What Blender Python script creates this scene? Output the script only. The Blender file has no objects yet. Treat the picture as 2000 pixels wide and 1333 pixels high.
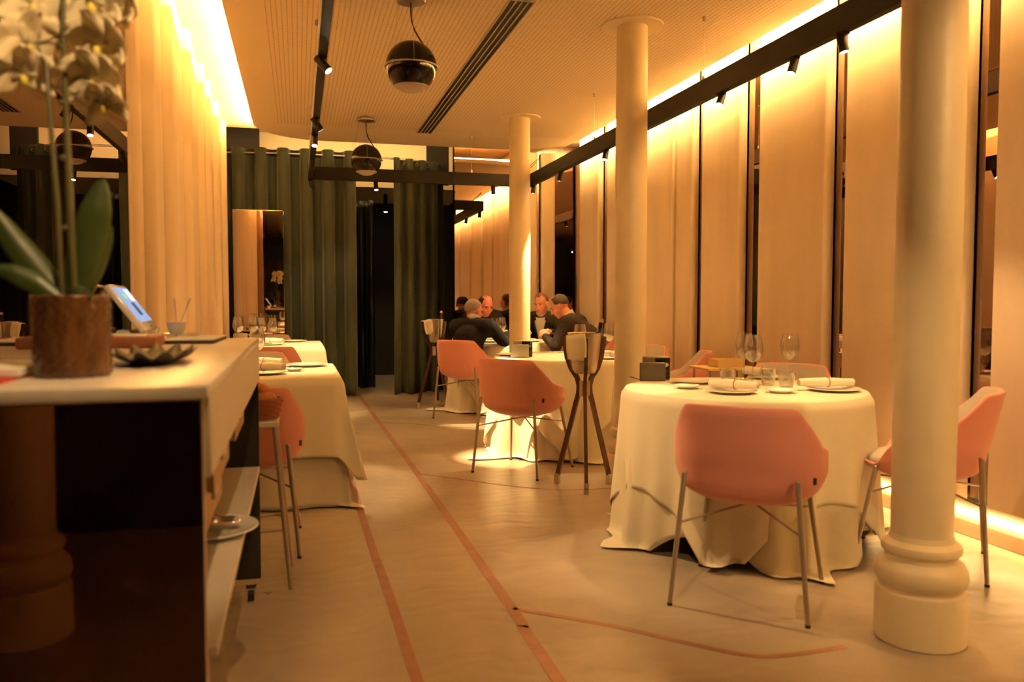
import bpy, bmesh, math, random
from mathutils import Vector, Matrix, Euler
random.seed(7)
PI = math.pi
scn = bpy.context.scene
C = scn.collection

# ------------------------------------------------------------------ camera
cam_d = bpy.data.cameras.new('camera'); cam = bpy.data.objects.new('camera', cam_d); C.objects.link(cam)
cam_d.sensor_width = 36; cam_d.lens = 28.8; cam_d.clip_start = .05
YAW, PITCH = math.radians(14.608), math.radians(2.809)
cam.location = (0, 0, 1.22)
cam.rotation_euler = (PI/2 - PITCH, 0, -YAW)
cam_d.dof.use_dof = True; cam_d.dof.focus_distance = 7.0; cam_d.dof.aperture_fstop = 2.5
scn.camera = cam
# ------------------------------------------------------------------ world, exposure
w = bpy.data.worlds.new('world'); scn.world = w; w.use_nodes = True
w.node_tree.nodes['Background'].inputs[0].default_value = (1, .5, .15, 1)
w.node_tree.nodes['Background'].inputs[1].default_value = .001
scn.view_settings.view_transform = 'Standard'; scn.view_settings.look = 'None'
scn.view_settings.gamma = 1; scn.view_settings.exposure = 1.93; scn.view_settings.use_curve_mapping = False
scn.cycles.sample_clamp_indirect = 4; scn.cycles.caustics_reflective = False; scn.cycles.caustics_refractive = False
scn.cycles.max_bounces = 10; scn.cycles.transparent_max_bounces = 24; scn.cycles.glossy_bounces = 5
WARM = (1, .5, .105)
SPOTC = (1, .62, .27)
def area(name, loc, rot, sx, sy, power, col=WARM):
    l = bpy.data.lights.new(name, 'AREA'); l.shape = 'RECTANGLE'; l.size = sx; l.size_y = sy
    l.energy = power; l.color = col
    o = bpy.data.objects.new(name, l); o.location = loc; o.rotation_euler = rot; C.objects.link(o); return o
# LED lines hidden in the ceiling coves (strip along Y lying on the island's edges) and under the wall panels
area('cove_light', (-.33, 5.9, 3.115), (PI, -.5, 0), .03, 7.6, 112, (1, .60, .21))
area('cove_light', (3.15, 5.0, 3.12), (0, -1.75, 0), .03, 9.4, 270, (1, .60, .21))
area('cove_light', (1.3, 9.60, 3.12), (PI/2+.5, 0, 0), 3.0, .03, 9, (1, .60, .21))
area('plinth_light', (3.352, 3.8, .187), (0, 0, 0), .012, 11.8, 22, (1, .62, .22))

# ------------------------------------------------------------------ materials
def mat(name, col, rough=.6, metal=0, bump=0, bscale=40, var=0, vscale=6, spec=.5, sheen=0, coat=0, detail=4, stretch=None):
    m = bpy.data.materials.new(name); m.use_nodes = True
    nt = m.node_tree; b = nt.nodes['Principled BSDF']
    b.inputs['Base Color'].default_value = (*col, 1); b.inputs['Roughness'].default_value = rough
    b.inputs['Metallic'].default_value = metal; b.inputs['Specular IOR Level'].default_value = spec
    if sheen: b.inputs['Sheen Weight'].default_value = sheen; b.inputs['Sheen Roughness'].default_value = .4
    if coat: b.inputs['Coat Weight'].default_value = coat
    tc = nt.nodes.new('ShaderNodeTexCoord'); mp = nt.nodes.new('ShaderNodeMapping')
    nt.links.new(tc.outputs['Object'], mp.inputs[0])
    if stretch: mp.inputs['Scale'].default_value = stretch
    if var:
        n = nt.nodes.new('ShaderNodeTexNoise'); n.inputs['Scale'].default_value = vscale; n.inputs['Detail'].default_value = detail
        nt.links.new(mp.outputs[0], n.inputs['Vector'])
        r = nt.nodes.new('ShaderNodeValToRGB')
        r.color_ramp.elements[0].position = .3; r.color_ramp.elements[1].position = .7
        r.color_ramp.elements[0].color = (*[c*(1-var) for c in col], 1)
        r.color_ramp.elements[1].color = (*[min(1, c*(1+var*.6)) for c in col], 1)
        nt.links.new(n.outputs['Fac'], r.inputs[0]); nt.links.new(r.outputs[0], b.inputs['Base Color'])
    if bump:
        n2 = nt.nodes.new('ShaderNodeTexNoise'); n2.inputs['Scale'].default_value = bscale; n2.inputs['Detail'].default_value = 4
        nt.links.new(mp.outputs[0], n2.inputs['Vector'])
        bp = nt.nodes.new('ShaderNodeBump'); bp.inputs['Strength'].default_value = bump; bp.inputs['Distance'].default_value = .01
        nt.links.new(n2.outputs['Fac'], bp.inputs['Height']); nt.links.new(bp.outputs[0], b.inputs['Normal'])
    return m
def emit(name, col, s):
    m = mat(name, col); b = m.node_tree.nodes['Principled BSDF']
    b.inputs['Emission Color'].default_value = (*col, 1); b.inputs['Emission Strength'].default_value = s
    return m
def glassmat(name, tint=(.97, .97, .97), gl=.9):
    m = bpy.data.materials.new(name); m.use_nodes = True; nt = m.node_tree; nt.nodes.clear()
    o = nt.nodes.new('ShaderNodeOutputMaterial'); mx = nt.nodes.new('ShaderNodeMixShader')
    t = nt.nodes.new('ShaderNodeBsdfTransparent'); t.inputs[0].default_value = (*tint, 1)
    g = nt.nodes.new('ShaderNodeBsdfGlossy'); g.inputs['Roughness'].default_value = .02
    lw = nt.nodes.new('ShaderNodeLayerWeight'); lw.inputs[0].default_value = .5
    ml = nt.nodes.new('ShaderNodeMath'); ml.operation = 'MULTIPLY_ADD'; ml.inputs[1].default_value = gl*.8; ml.inputs[2].default_value = .06
    nt.links.new(lw.outputs['Facing'], ml.inputs[0]); nt.links.new(ml.outputs[0], mx.inputs[0])
    nt.links.new(t.outputs[0], mx.inputs[1]); nt.links.new(g.outputs[0], mx.inputs[2]); nt.links.new(mx.outputs[0], o.inputs[0])
    return m
def mirrormat(name, tint, rough=.0):
    m = mat(name, tint, rough, 1); return m
M = {}
M['plaster'] = mat('plaster_panel', (.78, .63, .46), .75, bump=.12, bscale=60, var=.09, vscale=3.5, stretch=(1, 1, .25))
M['column'] = mat('painted_column', (.80, .68, .45), .42, bump=.25, bscale=18, var=.03)
M['ceilflat'] = mat('ceiling_paint', (.80, .67, .47), .85)
M['dark'] = mat('dark_wall', (.03, .025, .02), .7)
M['mirror'] = mirrormat('bronze_mirror', (.36, .27, .24))
M['mirror2'] = mirrormat('smoked_mirror', (.60, .50, .44))
M['blackglass'] = mirrormat('black_glass', (.17, .10, .07), .03)
M['cloth'] = mat('white_cloth', (.72, .67, .52), .85, bump=.12, bscale=25)
M['cloth2'] = mat('cream_cloth', (.64, .59, .45), .88, bump=.12, bscale=25)
M['pink'] = mat('pink_fabric', (.72, .30, .25), .85, bump=.15, bscale=450, sheen=.25)
M['grey_fab'] = mat('grey_fabric', (.47, .42, .38), .9, bump=.15, bscale=450, sheen=.2)
M['legmetal'] = mat('taupe_metal', (.33, .26, .21), .4, .3)
M['blackmetal'] = mat('black_metal', (.010, .008, .007), .5, spec=.2)
M['green'] = mat('green_velvet', (.026, .034, .019), .8, bump=.2, bscale=120, sheen=.25)
M['teal'] = mat('dark_velvet', (.004, .009, .009), .38)
M['copper'] = mat('copper_inlay', (.34, .18, .12), .4, .35, var=.2, vscale=9)
M['porc'] = mat('white_porcelain', (.85, .83, .78), .15, coat=.3)
M['glass'] = glassmat('clear_glass', (.94, .94, .94))
M['glass_rib'] = glassmat('ribbed_glass', (.9, .9, .9), 1.1)
M['chrome'] = mat('chrome', (.8, .8, .8), .12, 1)
M['steel'] = mat('hammered_steel', (.50, .44, .38), .18, 1, bump=.25, bscale=220)
M['darkwood'] = mat('dark_wood', (.07, .022, .012), .35, var=.3, vscale=12, stretch=(4, 4, .6))
M['wood'] = mat('light_wood', (.50, .32, .18), .55, var=.15, vscale=8, stretch=(1, 6, 1))
M['marble'] = mat('pale_marble', (.80, .74, .64), .25, var=.08, vscale=3)
M['fascia'] = mat('cream_laminate', (.74, .66, .54), .5)
M['leather'] = mat('tan_leather', (.27, .09, .04), .5, bump=.2, bscale=120)
M['blackmat'] = mat('black_matt', (.012, .012, .012), .6)
M['blackgloss'] = mat('black_gloss', (.008, .007, .007), .12, spec=.3)
M['brushed'] = mat('brushed_metal', (.55, .47, .40), .35, .9)
M['bread'] = mat('bread_crust', (.62, .24, .08), .7, bump=.4, bscale=30, var=.35, vscale=15)
M['wicker'] = mat('red_brown_wicker', (.30, .08, .03), .6)
M['leaf'] = mat('orchid_leaf', (.035, .06, .012), .4, var=.25, vscale=10)
M['stem'] = mat('orchid_stem', (.09, .085, .03), .5)
M['petal'] = mat('orchid_petal', (.90, .80, .55), .7)
nt_ = M['petal'].node_tree; out_ = nt_.nodes['Material Output']; mx_ = nt_.nodes.new('ShaderNodeMixShader'); tr_ = nt_.nodes.new('ShaderNodeBsdfTranslucent')
tr_.inputs[0].default_value = (.85, .74, .46, 1); mx_.inputs[0].default_value = .3
nt_.links.new(nt_.nodes['Principled BSDF'].outputs[0], mx_.inputs[1]); nt_.links.new(tr_.outputs[0], mx_.inputs[2]); nt_.links.new(mx_.outputs[0], out_.inputs[0])
M['petalc'] = mat('orchid_throat', (.75, .62, .12), .6)
M['soil'] = mat('bark_soil', (.07, .04, .02), .9, bump=.8, bscale=40)
M['paper'] = mat('white_paper', (.85, .82, .75), .8)
M['red'] = mat('red_card', (.55, .04, .03), .6)
M['yellowb'] = mat('yellow_wood', (.75, .55, .25), .6)
M['skin'] = mat('skin', (.70, .30, .21), .5, bump=.08, bscale=60)
M['skin2'] = mat('skin_flushed', (.66, .22, .15), .5, bump=.08, bscale=60)
M['hair_grey'] = mat('grey_hair', (.30, .24, .20), .7, bump=.6, bscale=150, stretch=(1, 1, .3))
M['hair_dark'] = mat('dark_hair', (.018, .012, .01), .5, bump=.6, bscale=150, stretch=(1, 1, .3))
M['hair_brown'] = mat('brown_hair', (.16, .07, .045), .65, bump=.6, bscale=150)
M['suit1'] = mat('black_suit', (.006, .006, .008), .85, spec=.15)
M['suit2'] = mat('navy_suit', (.012, .011, .012), .7, spec=.2)
M['shirt'] = mat('pale_shirt', (.62, .60, .58), .8)
M['lip'] = mat('lips', (.35, .07, .05), .5)
M['eye'] = mat('eye', (.05, .03, .02), .3)
M['tie'] = mat('dark_tie', (.02, .02, .03), .5)
M['grille'] = mat('diffuser', (.5, .42, .34), .6)
M['lampcore'] = emit('lamp_lens', (1, .85, .6), 40)
M['greylite'] = mat('silver_shell', (.42, .42, .36), .35, .3)
M['greydark'] = mat('dark_grey_shell', (.10, .09, .075), .4, .2)
M['wine'] = mat('white_wine', (.55, .42, .12), .1)
M['butter'] = mat('butter', (.85, .65, .25), .5)
M['sauce'] = mat('red_sauce', (.5, .08, .03), .4)
# pinstripe suit
def stripes(name, base, line, freq):
    m = mat(name, base, .75, spec=.2); nt = m.node_tree; b = nt.nodes['Principled BSDF']
    tc = nt.nodes.new('ShaderNodeTexCoord'); wv = nt.nodes.new('ShaderNodeTexWave'); wv.inputs['Scale'].default_value = freq
    nt.links.new(tc.outputs['Object'], wv.inputs['Vector'])
    r = nt.nodes.new('ShaderNodeValToRGB'); r.color_ramp.elements[0].position = .93; r.color_ramp.elements[1].position = .98
    r.color_ramp.elements[0].color = (*base, 1); r.color_ramp.elements[1].color = (*line, 1)
    nt.links.new(wv.outputs['Color'], r.inputs[0]); nt.links.new(r.outputs[0], b.inputs['Base Color']); return m
M['pinstripe'] = stripes('pinstripe_suit', (.012, .008, .007), (.03, .02, .018), 18)
# perforated acoustic ceiling: fine rows of small dark dots
def perf_mat():
    m = mat('perforated_ceiling', (.80, .66, .45), .85); nt = m.node_tree; b = nt.nodes['Principled BSDF']
    tc = nt.nodes.new('ShaderNodeTexCoord'); sp = nt.nodes.new('ShaderNodeSeparateXYZ'); nt.links.new(tc.outputs['Object'], sp.inputs[0])
    def math_(op, a, bb=None):
        n = nt.nodes.new('ShaderNodeMath'); n.operation = op
        for i, v in enumerate((a, bb)):
            if v is None: continue
            if isinstance(v, (int, float)): n.inputs[i].default_value = v
            else: nt.links.new(v, n.inputs[i])
        return n.outputs[0]
    def tri(v, period):
        f = math_('FRACT', math_('MULTIPLY', v, 1/period)); return math_('ABSOLUTE', math_('SUBTRACT', f, .5))
    tx = tri(sp.outputs[0], .032); ty = tri(sp.outputs[1], .032)
    d = math_('SQRT', math_('ADD', math_('POWER', tx, 2), math_('POWER', ty, 2)))
    hole = math_('LESS_THAN', d, .17)
    row = math_('MULTIPLY', math_('LESS_THAN', tx, .10), .35)
    fac = math_('MAXIMUM', hole, row)
    def band(v, lo, hi): return math_('MULTIPLY', math_('GREATER_THAN', v, lo), math_('LESS_THAN', v, hi))
    fac = math_('MULTIPLY', fac, math_('MULTIPLY', band(sp.outputs[0], -.20, 2.95), math_('LESS_THAN', sp.outputs[1], 8.9)))
    mx = nt.nodes.new('ShaderNodeMixRGB'); mx.inputs[1].default_value = (.80, .66, .45, 1); mx.inputs[2].default_value = (.44, .34, .22, 1)
    nt.links.new(fac, mx.inputs[0]); nt.links.new(mx.outputs[0], b.inputs['Base Color']); return m
M['perf'] = perf_mat()
def floor_mat():
    m = mat('polished_microcement', (.44, .38, .30), .3); nt = m.node_tree; b = nt.nodes['Principled BSDF']
    tc = nt.nodes.new('ShaderNodeTexCoord')
    n = nt.nodes.new('ShaderNodeTexNoise'); n.inputs['Scale'].default_value = 1.6; n.inputs['Detail'].default_value = 7; n.inputs['Distortion'].default_value = 1.2
    nt.links.new(tc.outputs['Object'], n.inputs['Vector'])
    r = nt.nodes.new('ShaderNodeValToRGB'); r.color_ramp.elements[0].position = .3; r.color_ramp.elements[1].position = .72
    r.color_ramp.elements[0].color = (.29, .245, .19, 1); r.color_ramp.elements[1].color = (.39, .335, .26, 1)
    nt.links.new(n.outputs['Fac'], r.inputs[0]); nt.links.new(r.outputs[0], b.inputs['Base Color'])
    r2 = nt.nodes.new('ShaderNodeMapRange'); r2.inputs[3].default_value = .22; r2.inputs[4].default_value = .42
    n3 = nt.nodes.new('ShaderNodeTexNoise'); n3.inputs['Scale'].default_value = 5; n3.inputs['Detail'].default_value = 6
    nt.links.new(tc.outputs['Object'], n3.inputs['Vector'])
    nt.links.new(n3.outputs['Fac'], r2.inputs[0]); nt.links.new(r2.outputs[0], b.inputs['Roughness'])
    v = nt.nodes.new('ShaderNodeTexWave'); v.wave_type = 'RINGS'; v.inputs['Scale'].default_value = 2.5; v.inputs['Distortion'].default_value = 14; v.inputs['Detail'].default_value = 3
    nt.links.new(tc.outputs['Object'], v.inputs['Vector'])
    bp = nt.nodes.new('ShaderNodeBump'); bp.inputs['Strength'].default_value = .10; bp.inputs['Distance'].default_value = .01
    nt.links.new(v.outputs['Fac'], bp.inputs['Height']); nt.links.new(bp.outputs[0], b.inputs['Normal'])
    b.inputs['Specular IOR Level'].default_value = .5
    return m
M['floor'] = floor_mat()

# ------------------------------------------------------------------ mesh helpers
class MB:
    def __init__(s): s.v = []; s.f = []
    def add(s, vs, fs):
        k = len(s.v); s.v += [tuple(v) for v in vs]; s.f += [tuple(i+k for i in f) for f in fs]; return s
    def box(s, c, d, rot=None, bev=0, seg=2):
        bm = bmesh.new(); bmesh.ops.create_cube(bm, size=1)
        for v in bm.verts: v.co = Vector((v.co.x*d[0], v.co.y*d[1], v.co.z*d[2]))
        if bev: bmesh.ops.bevel(bm, geom=bm.edges[:], offset=min(bev, min(d)*.49), segments=seg, profile=.5, affect='EDGES')
        R = Euler(rot).to_matrix() if rot else Matrix.Identity(3)
        bm.verts.index_update()
        s.add([R @ v.co + Vector(c) for v in bm.verts], [[v.index for v in f.verts] for f in bm.faces]); bm.free(); return s
    def grid(s, rows, closed=False, capa=False, capb=False):
        n = len(rows[0]); vs = [p for r in rows for p in r]; fs = []
        for i in range(len(rows)-1):
            for j in range(n if closed else n-1):
                a = i*n+j; b = i*n+(j+1) % n
                fs.append((a, b, b+n, a+n))
        if capa: fs.append(tuple(reversed(range(n))))
        if capb: fs.append(tuple(range((len(rows)-1)*n, len(rows)*n)))
        return s.add(vs, fs)
    def tube(s, pts, rad, seg=10, cap=True, flat=None):
        pts = [Vector(p) for p in pts]
        if not isinstance(rad, (list, tuple)): rad = [rad]*len(pts)
        rows = []; up = None
        for i, p in enumerate(pts):
            t = (pts[min(i+1, len(pts)-1)]-pts[max(i-1, 0)])
            t = t.normalized() if t.length > 1e-9 else Vector((0, 0, 1))
            if up is None:
                up = Vector((0, 0, 1)) if abs(t.z) < .95 else Vector((0, 1, 0))
            u = (up - t*up.dot(t)); u = u.normalized() if u.length > 1e-6 else t.orthogonal().normalized()
            up = u; v = t.cross(u)
            fl = flat or (1, 1)
            rows.append([p + (u*math.cos(2*PI*k/seg)*fl[0] + v*math.sin(2*PI*k/seg)*fl[1])*rad[i] for k in range(seg)])
        return s.grid(rows, True, cap, cap)
    def lathe(s, prof, seg=24, c=(0, 0, 0), cap=True):
        rows = [[(c[0]+r*math.cos(2*PI*k/seg), c[1]+r*math.sin(2*PI*k/seg), c[2]+z) for k in range(seg)] for r, z in prof]
        return s.grid(rows, True, cap, cap)
    def ell(s, c, r, seg=16, rings=10, rot=None):
        R = Euler(rot).to_matrix() if rot else Matrix.Identity(3); rows = []
        for i in range(rings+1):
            a = PI*i/rings; e = max(math.sin(a), .02)
            rows.append([Vector(c) + R @ Vector((r[0]*e*math.cos(2*PI*k/seg), r[1]*e*math.sin(2*PI*k/seg), -r[2]*math.cos(a))) for k in range(seg)])
        return s.grid(rows, True, True, True)
    def cap(s, a, b, ra, rb, seg=14):  # rounded capsule between two joints
        a = Vector(a); b = Vector(b); d = b-a; L = d.length; t = d.normalized() if L > 1e-6 else Vector((0, 0, 1))
        pts = []; rr = []
        for k in range(5):
            an = PI/2*k/4; pts.append(a - t*ra*math.cos(an)); rr.append(max(ra*math.sin(an), ra*.03))
        for k in range(1, 5):
            pts.append(a+d*k/5); rr.append(ra+(rb-ra)*k/5)
        for k in range(5):
            an = PI/2*k/4; pts.append(b + t*rb*math.sin(an)); rr.append(max(rb*math.cos(an), rb*.03))
        return s.tube(pts, rr, seg)
    def build(s, name, m, parent=None, smooth=True, ang=40, mods=None):
        me = bpy.data.meshes.new(name); me.from_pydata(s.v, [], s.f); me.materials.append(M[m] if isinstance(m, str) else m)
        bm = bmesh.new(); bm.from_mesh(me); bmesh.ops.recalc_face_normals(bm, faces=bm.faces[:]); bm.to_mesh(me); bm.free()
        if smooth:
            for p in me.polygons: p.use_smooth = True
            try: me.set_sharp_from_angle(angle=math.radians(ang))
            except Exception: pass
        o = bpy.data.objects.new(name, me); C.objects.link(o)
        if parent: o.parent = parent
        return o
def tag(o, label, cat, group=None):
    o['label'] = label; o['category'] = cat
    if group: o['group'] = group
    return o
def thing(name, label, cat, loc=(0, 0, 0), rz=0, group=None):
    o = bpy.data.objects.new(name, None); C.objects.link(o); o.location = loc; o.rotation_euler = (0, 0, rz)
    return tag(o, label, cat, group)
def kids(o): return [c for c in bpy.data.objects if c.parent == o]
def copy_tree(o, loc, rz, label, group=None):
    def rec(a, par):
        c = a.copy(); C.objects.link(c)
        if par: c.parent = par
        for k in kids(a): rec(k, c)
        return c
    c = rec(o, None); c.location = loc; c.rotation_euler = (0, 0, rz); c['label'] = label
    if group: c['group'] = group
    return c
def struct(name, mb, m, **k):
    o = mb.build(name, m, **k); o['kind'] = 'structure'; return o
def lpart(o, l): o['label'] = l; return o
H = 3.05

# ================================================================== THE SETTING
struct('floor', MB().box((.75, 4.2, -.05), (6.5, 19, .1)), 'floor', smooth=False)
def inlay(name, pts, wdt):
    rows = []; P = [Vector((*p, 0)) for p in pts]
    # smooth the polyline
    Q = []
    for i in range(len(P)-1):
        p0 = P[max(i-1, 0)]; p1 = P[i]; p2 = P[i+1]; p3 = P[min(i+2, len(P)-1)]
        for k in range(6):
            t = k/6
            Q.append(.5*((2*p1)+(-p0+p2)*t+(2*p0-5*p1+4*p2-p3)*t*t+(-p0+3*p1-3*p2+p3)*t**3))
    Q.append(P[-1])
    for i, p in enumerate(Q):
        t = (Q[min(i+1, len(Q)-1)]-Q[max(i-1, 0)]).normalized(); n = Vector((-t.y, t.x, 0))*wdt/2
        rows.append([p-n-Vector((0, 0, .01)), p-n+Vector((0, 0, .0015)), p+n+Vector((0, 0, .0015)), p+n-Vector((0, 0, .01))])
    struct(name, MB().grid(rows, True, True, True), 'copper', smooth=False)
inlay('trim_1', [(.80, -3), (.795, 2.4), (.805, 3.1), (.80, 5.7), (.77, 8.5), (.748, 10.85)], .045)
inlay('trim_2', [(.36, -3), (.354, 2.56), (.34, 4.0), (.335, 5.0), (.33, 8)], .04)
inlay('trim_3', [(.81, 3.09), (1.13, 2.82), (1.31, 2.63), (1.48, 2.47), (1.62, 2.435), (1.85, 2.445)], .028)
inlay('trim_4', [(.80, 5.72), (1.06, 5.46), (1.35, 5.17), (1.64, 4.98), (1.95, 4.95)], .018)
inlay('trim_5', [(.79, 8.25), (1.19, 7.98), (1.31, 7.8), (1.6, 7.7), (1.9, 7.72)], .015)
inlay('trim_6', [(.76, 9.3), (.5, 9.15), (.1, 9.1)], .015)

# ceiling island with round far corners
def island():
    X0, X1, Y0, Y1, R = -.43, 3.13, -5, 9.72, .75
    pts = [(X0, Y0), (X1, Y0)]
    for k in range(13):
        a = PI/2*k/12; pts.append((X1-R+R*math.cos(a), Y1-R+R*math.sin(a)))
    for k in range(13):
        a = PI/2+PI/2*k/12; pts.append((X0+R+R*math.cos(a), Y1-R+R*math.sin(a)))
    m = MB(); m.grid([[(x, y, H) for x, y in pts], [(x, y, H+.05) for x, y in pts]], True, True, True)
    return m
struct('ceiling', island(), 'perf', smooth=False)
up = MB()
up.box((-1.6, 2.5, 3.23), (2.9, 15, .04)); up.box((3.3, 2.65, 3.24), (.9, 15.3, .04))
up.box((1.3, 2.5, 3.30), (3.3, 15, .04))
struct('ceiling.001', up, 'ceilflat', smooth=False)
up2 = MB(); up2.box((1.2, 11.0, 3.52), (5.3, 2.4, .04))
struct('ceiling.002', up2, 'ceilflat', smooth=False)
struct('trim_7', MB().box((1.3, 9.90, 3.38), (5.1, .04, .3)), 'ceilflat', smooth=False)
# entrance bulkhead + lobby behind the curtains
struct('wall_back', MB().box((.75, 11.75, 3.17), (3.2, .12, .72)), 'ceilflat', smooth=False)
struct('ceiling.003', MB().box((.75, 12.9, 2.83), (3.4, 2.4, .04)), 'ceilflat', smooth=False)
struct('wall_lobby', MB().box((.75, 13.6, 1.4), (6, .1, 3.2)), 'dark', smooth=False)
struct('wall_lobby.001', MB().box((-1.3, 12.1, 1.6), (.1, 3.6, 3.6)).box((3.0, 12.3, 1.6), (.1, 3.4, 3.6)), 'dark', smooth=False)
struct('wall_back.002', MB().box((-.85, 10.95, 3.15), (.80, .06, .72)).box((1.85, 11.1, 3.15), (.30, .06, .72)), 'dark', smooth=False)
# walls
struct('wall_right', MB().box((3.6, 3.0, 1.62), (.1, 16.2, 3.3)), 'dark', smooth=False)
struct('wall_right.001', MB().box((3.46, 2.62, 1.705), (.18, 15.3, 3.01)), 'mirror', smooth=False)
struct('wall_back.001', MB().box((2.73, 10.30, 1.74), (1.62, .12, 3.48)), 'mirror2', smooth=False)
struct('wall_left', MB().box((-.725, 2.45, 1.61), (.14, 2.3, 3.20)), 'mirror', smooth=False)
struct('wall_left.001', MB().box((-.92, 7.25, 1.61), (.08, 7.3, 3.20)), 'plaster', smooth=False)
struct('wall_left.002', MB().box((-2.6, -1.6, 1.6), (.1, 6.2, 3.3)).box((-1.7, 1.35, 1.6), (1.9, .1, 3.3)), 'plaster', smooth=False)
struct('wall_rear', MB().box((.5, -4.6, 1.6), (6.5, .1, 3.3)), 'dark', smooth=False)
# fluted wall panels, profile drawn in plan: flat front, bullnose on the side towards the camera
n_trim = [8]
def panel(X, y_near, y_far, z0, z1, side, m='plaster', depth=.09, drop=.03):
    # side=+1: panel stands on the right wall and faces -X; side=-1 faces +X
    # the near edge is a proud bullnose; the face falls back gently towards its far edge
    prof = [(X+side*(depth+.012), y_near)]
    r = .075 if side < 0 else .03
    for k in range(9):
        a = PI/2*k/8
        prof.append((X+side*depth*(1-math.sin(a))**1.0, y_near+r*(1-math.cos(a))))
    w_ = y_far-y_near
    for k in range(1, 9):
        t = k/8; prof.append((X+side*(drop*t+.006*math.sin(PI*t)), y_near+r+(w_-r-.004)*t))
    prof += [(X+side*(drop+.003), y_far-.001), (X+side*(drop+.008), y_far), (X+side*(depth+.012), y_far)]
    mb = MB(); mb.grid([[(x, y, z0) for x, y in prof], [(x, y, z0+.01) for x, y in prof], [(x, y, z1) for x, y in prof]], True, True, True)
    o = struct('trim_%d' % n_trim[0], mb, m, ang=50); n_trim[0] += 1; return o
RS = [(8.79, 9.46), (8.24, 8.553), (7.58, 8.22), (6.88, 7.55), (6.50, 6.84), (5.715, 6.35), (4.643, 5.458), (3.49, 4.467), (2.45, 3.317), (1.7, 2.3), (.9, 1.65), (0, .8), (-1.0, -.15), (-2.2, -1.2), (-3.4, -2.4)]
for a, b in RS: panel(3.30, a, b, .19, 3.2, 1, depth=.05, drop=.012)
LS = [4.10, 4.28, 4.80, 5.50, 6.46, 7.36, 7.88, 8.69, 9.55, 10.20]
for i in range(len(LS)-1): panel(-.745, LS[i], LS[i+1]-.03, 0, 3.21, -1, depth=.12, drop=.05)
# two narrow panels standing in front of the far mirror
for x0, x1 in ((2.87, 2.99), (3.04, 3.23)):
    mb = MB().box(((x0+x1)/2, 10.20, 1.66), (x1-x0, .07, 2.92), bev=.025, seg=3); struct('trim_%d' % n_trim[0], mb, 'plaster'); n_trim[0] += 1
# rounded plinth under the right wall panels
pr = [(3.60, -4.5)]
rows = []
for y in (-4.5, 10.2):
    rows.append([(3.60, y, 0), (3.345, y, 0), (3.345, y, .075), (3.352, y, .10), (3.37, y, .118), (3.40, y, .125), (3.60, y, .125)])
struct('baseboard_right', MB().grid(rows, True, True, True), 'plaster', ang=50)
# reflecting low mirror behind the far left table
t = thing('wall_mirror', 'tall frameless smoked mirror standing behind the far left table, left of the green curtain', 'mirror', (-.45, 10.25, 0))
MB().box((0, .015, 1.15), (.58, .03, 2.30), bev=.003).build('glass', 'mirror2', t, smooth=False)
MB().box((0, .05, 1.15), (.57, .04, 2.28)).build('backing', 'blackmat', t, smooth=False)

# ================================================================== CEILING THINGS
t = thing('ceiling_vent', 'long black linear air grille set in the perforated ceiling', 'vent', (1.345, 6.93, 0))
MB().box((0, 0, H-.001), (.155, 4.06, .006)).build('backing', 'blackmat', t, smooth=False)
fr = MB(); fr.box((-.078, 0, H-.004), (.01, 4.08, .012)); fr.box((.078, 0, H-.004), (.01, 4.08, .012)); fr.box((0, 2.035, H-.004), (.16, .01, .012)); fr.box((0, -2.035, H-.004), (.16, .01, .012))
fr.build('frame', 'grille', t, smooth=False)
for k in range(3): MB().box((-.039+.039*k, 0, H-.006), (.008, 4.04, .01)).build('slat', 'grille', t, smooth=False)

def column(x, y, label, floor_base=True):
    t = thing('round_column', label, 'column', (x, y, 0))
    MB().lathe([(.103, .30), (.106, .9), (.108, 1.8), (.102, H+.02)], 48).build('shaft', 'column', t)
    b = [(.150, 0), (.153, .004), (.153, .175), (.150, .185), (.138, .190), (.138, .198), (.150, .215), (.156, .235), (.153, .262), (.140, .285), (.122, .297), (.120, .310), (.124, .316), (.132, .325), (.134, .338), (.130, .350), (.120, .358), (.110, .366), (.104, .385)]
    MB().lathe(b, 64).build('base', 'column', t, ang=30)
    MB().lathe([(.10, H-.010), (.205, H-.010), (.208, H-.004), (.208, H+.002), (.10, H+.002)], 48, cap=False).build('ceiling_collar', 'ceilflat', t, ang=30)
    return t
column(2.165, 2.45, 'cream round column with moulded base, nearest the camera right of the pink chair')
column(2.175, 5.17, 'cream round column rising behind the left rim of the near round table')
column(2.165, 8.0, 'cream round column between the seated men, lit along its right side')
column(-.97, -.14, 'cream round column behind the camera, mirrored in the black trolley front')

# track frame
TZ0, TZ1 = 2.505, 2.64; zc = (TZ0+TZ1)/2
t = thing('lighting_track', 'black rectangular lighting track frame hanging under the ceiling on thin wires', 'lighting track', (0, 0, 0))
bm_ = MB(); bm_.box((.14, 2.5, zc), (.05, 13, TZ1-TZ0), bev=.003); bm_.build('beam', 'blackmetal', t, smooth=False)
MB().box((2.55, 2.5, zc), (.05, 13, TZ1-TZ0), bev=.003).build('beam', 'blackmetal', t, smooth=False)
MB().box((1.345, 9.0, zc), (2.36, .05, TZ1-TZ0), bev=.003).build('beam', 'blackmetal', t, smooth=False)
for x, y in ((2.575, 4.89), (2.575, 6.91), (2.575, 1.9), (.14, 3.2), (.14, 5.6), (.14, 8.0), (1.9, 9.0)):
    mbx = MB().tube([(x-.02*(x > 1), y, TZ1), (x-.02*(x > 1), y, H)], .0012, 6).lathe([(.010, 0), (.010, .03), (.005, .035)], 10, (x-.02*(x > 1), y, TZ1)).lathe([(.012, -.03), (.012, 0)], 10, (x-.02*(x > 1), y, H))
    mbx.build('hanging_wire', 'brushed', t)
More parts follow.
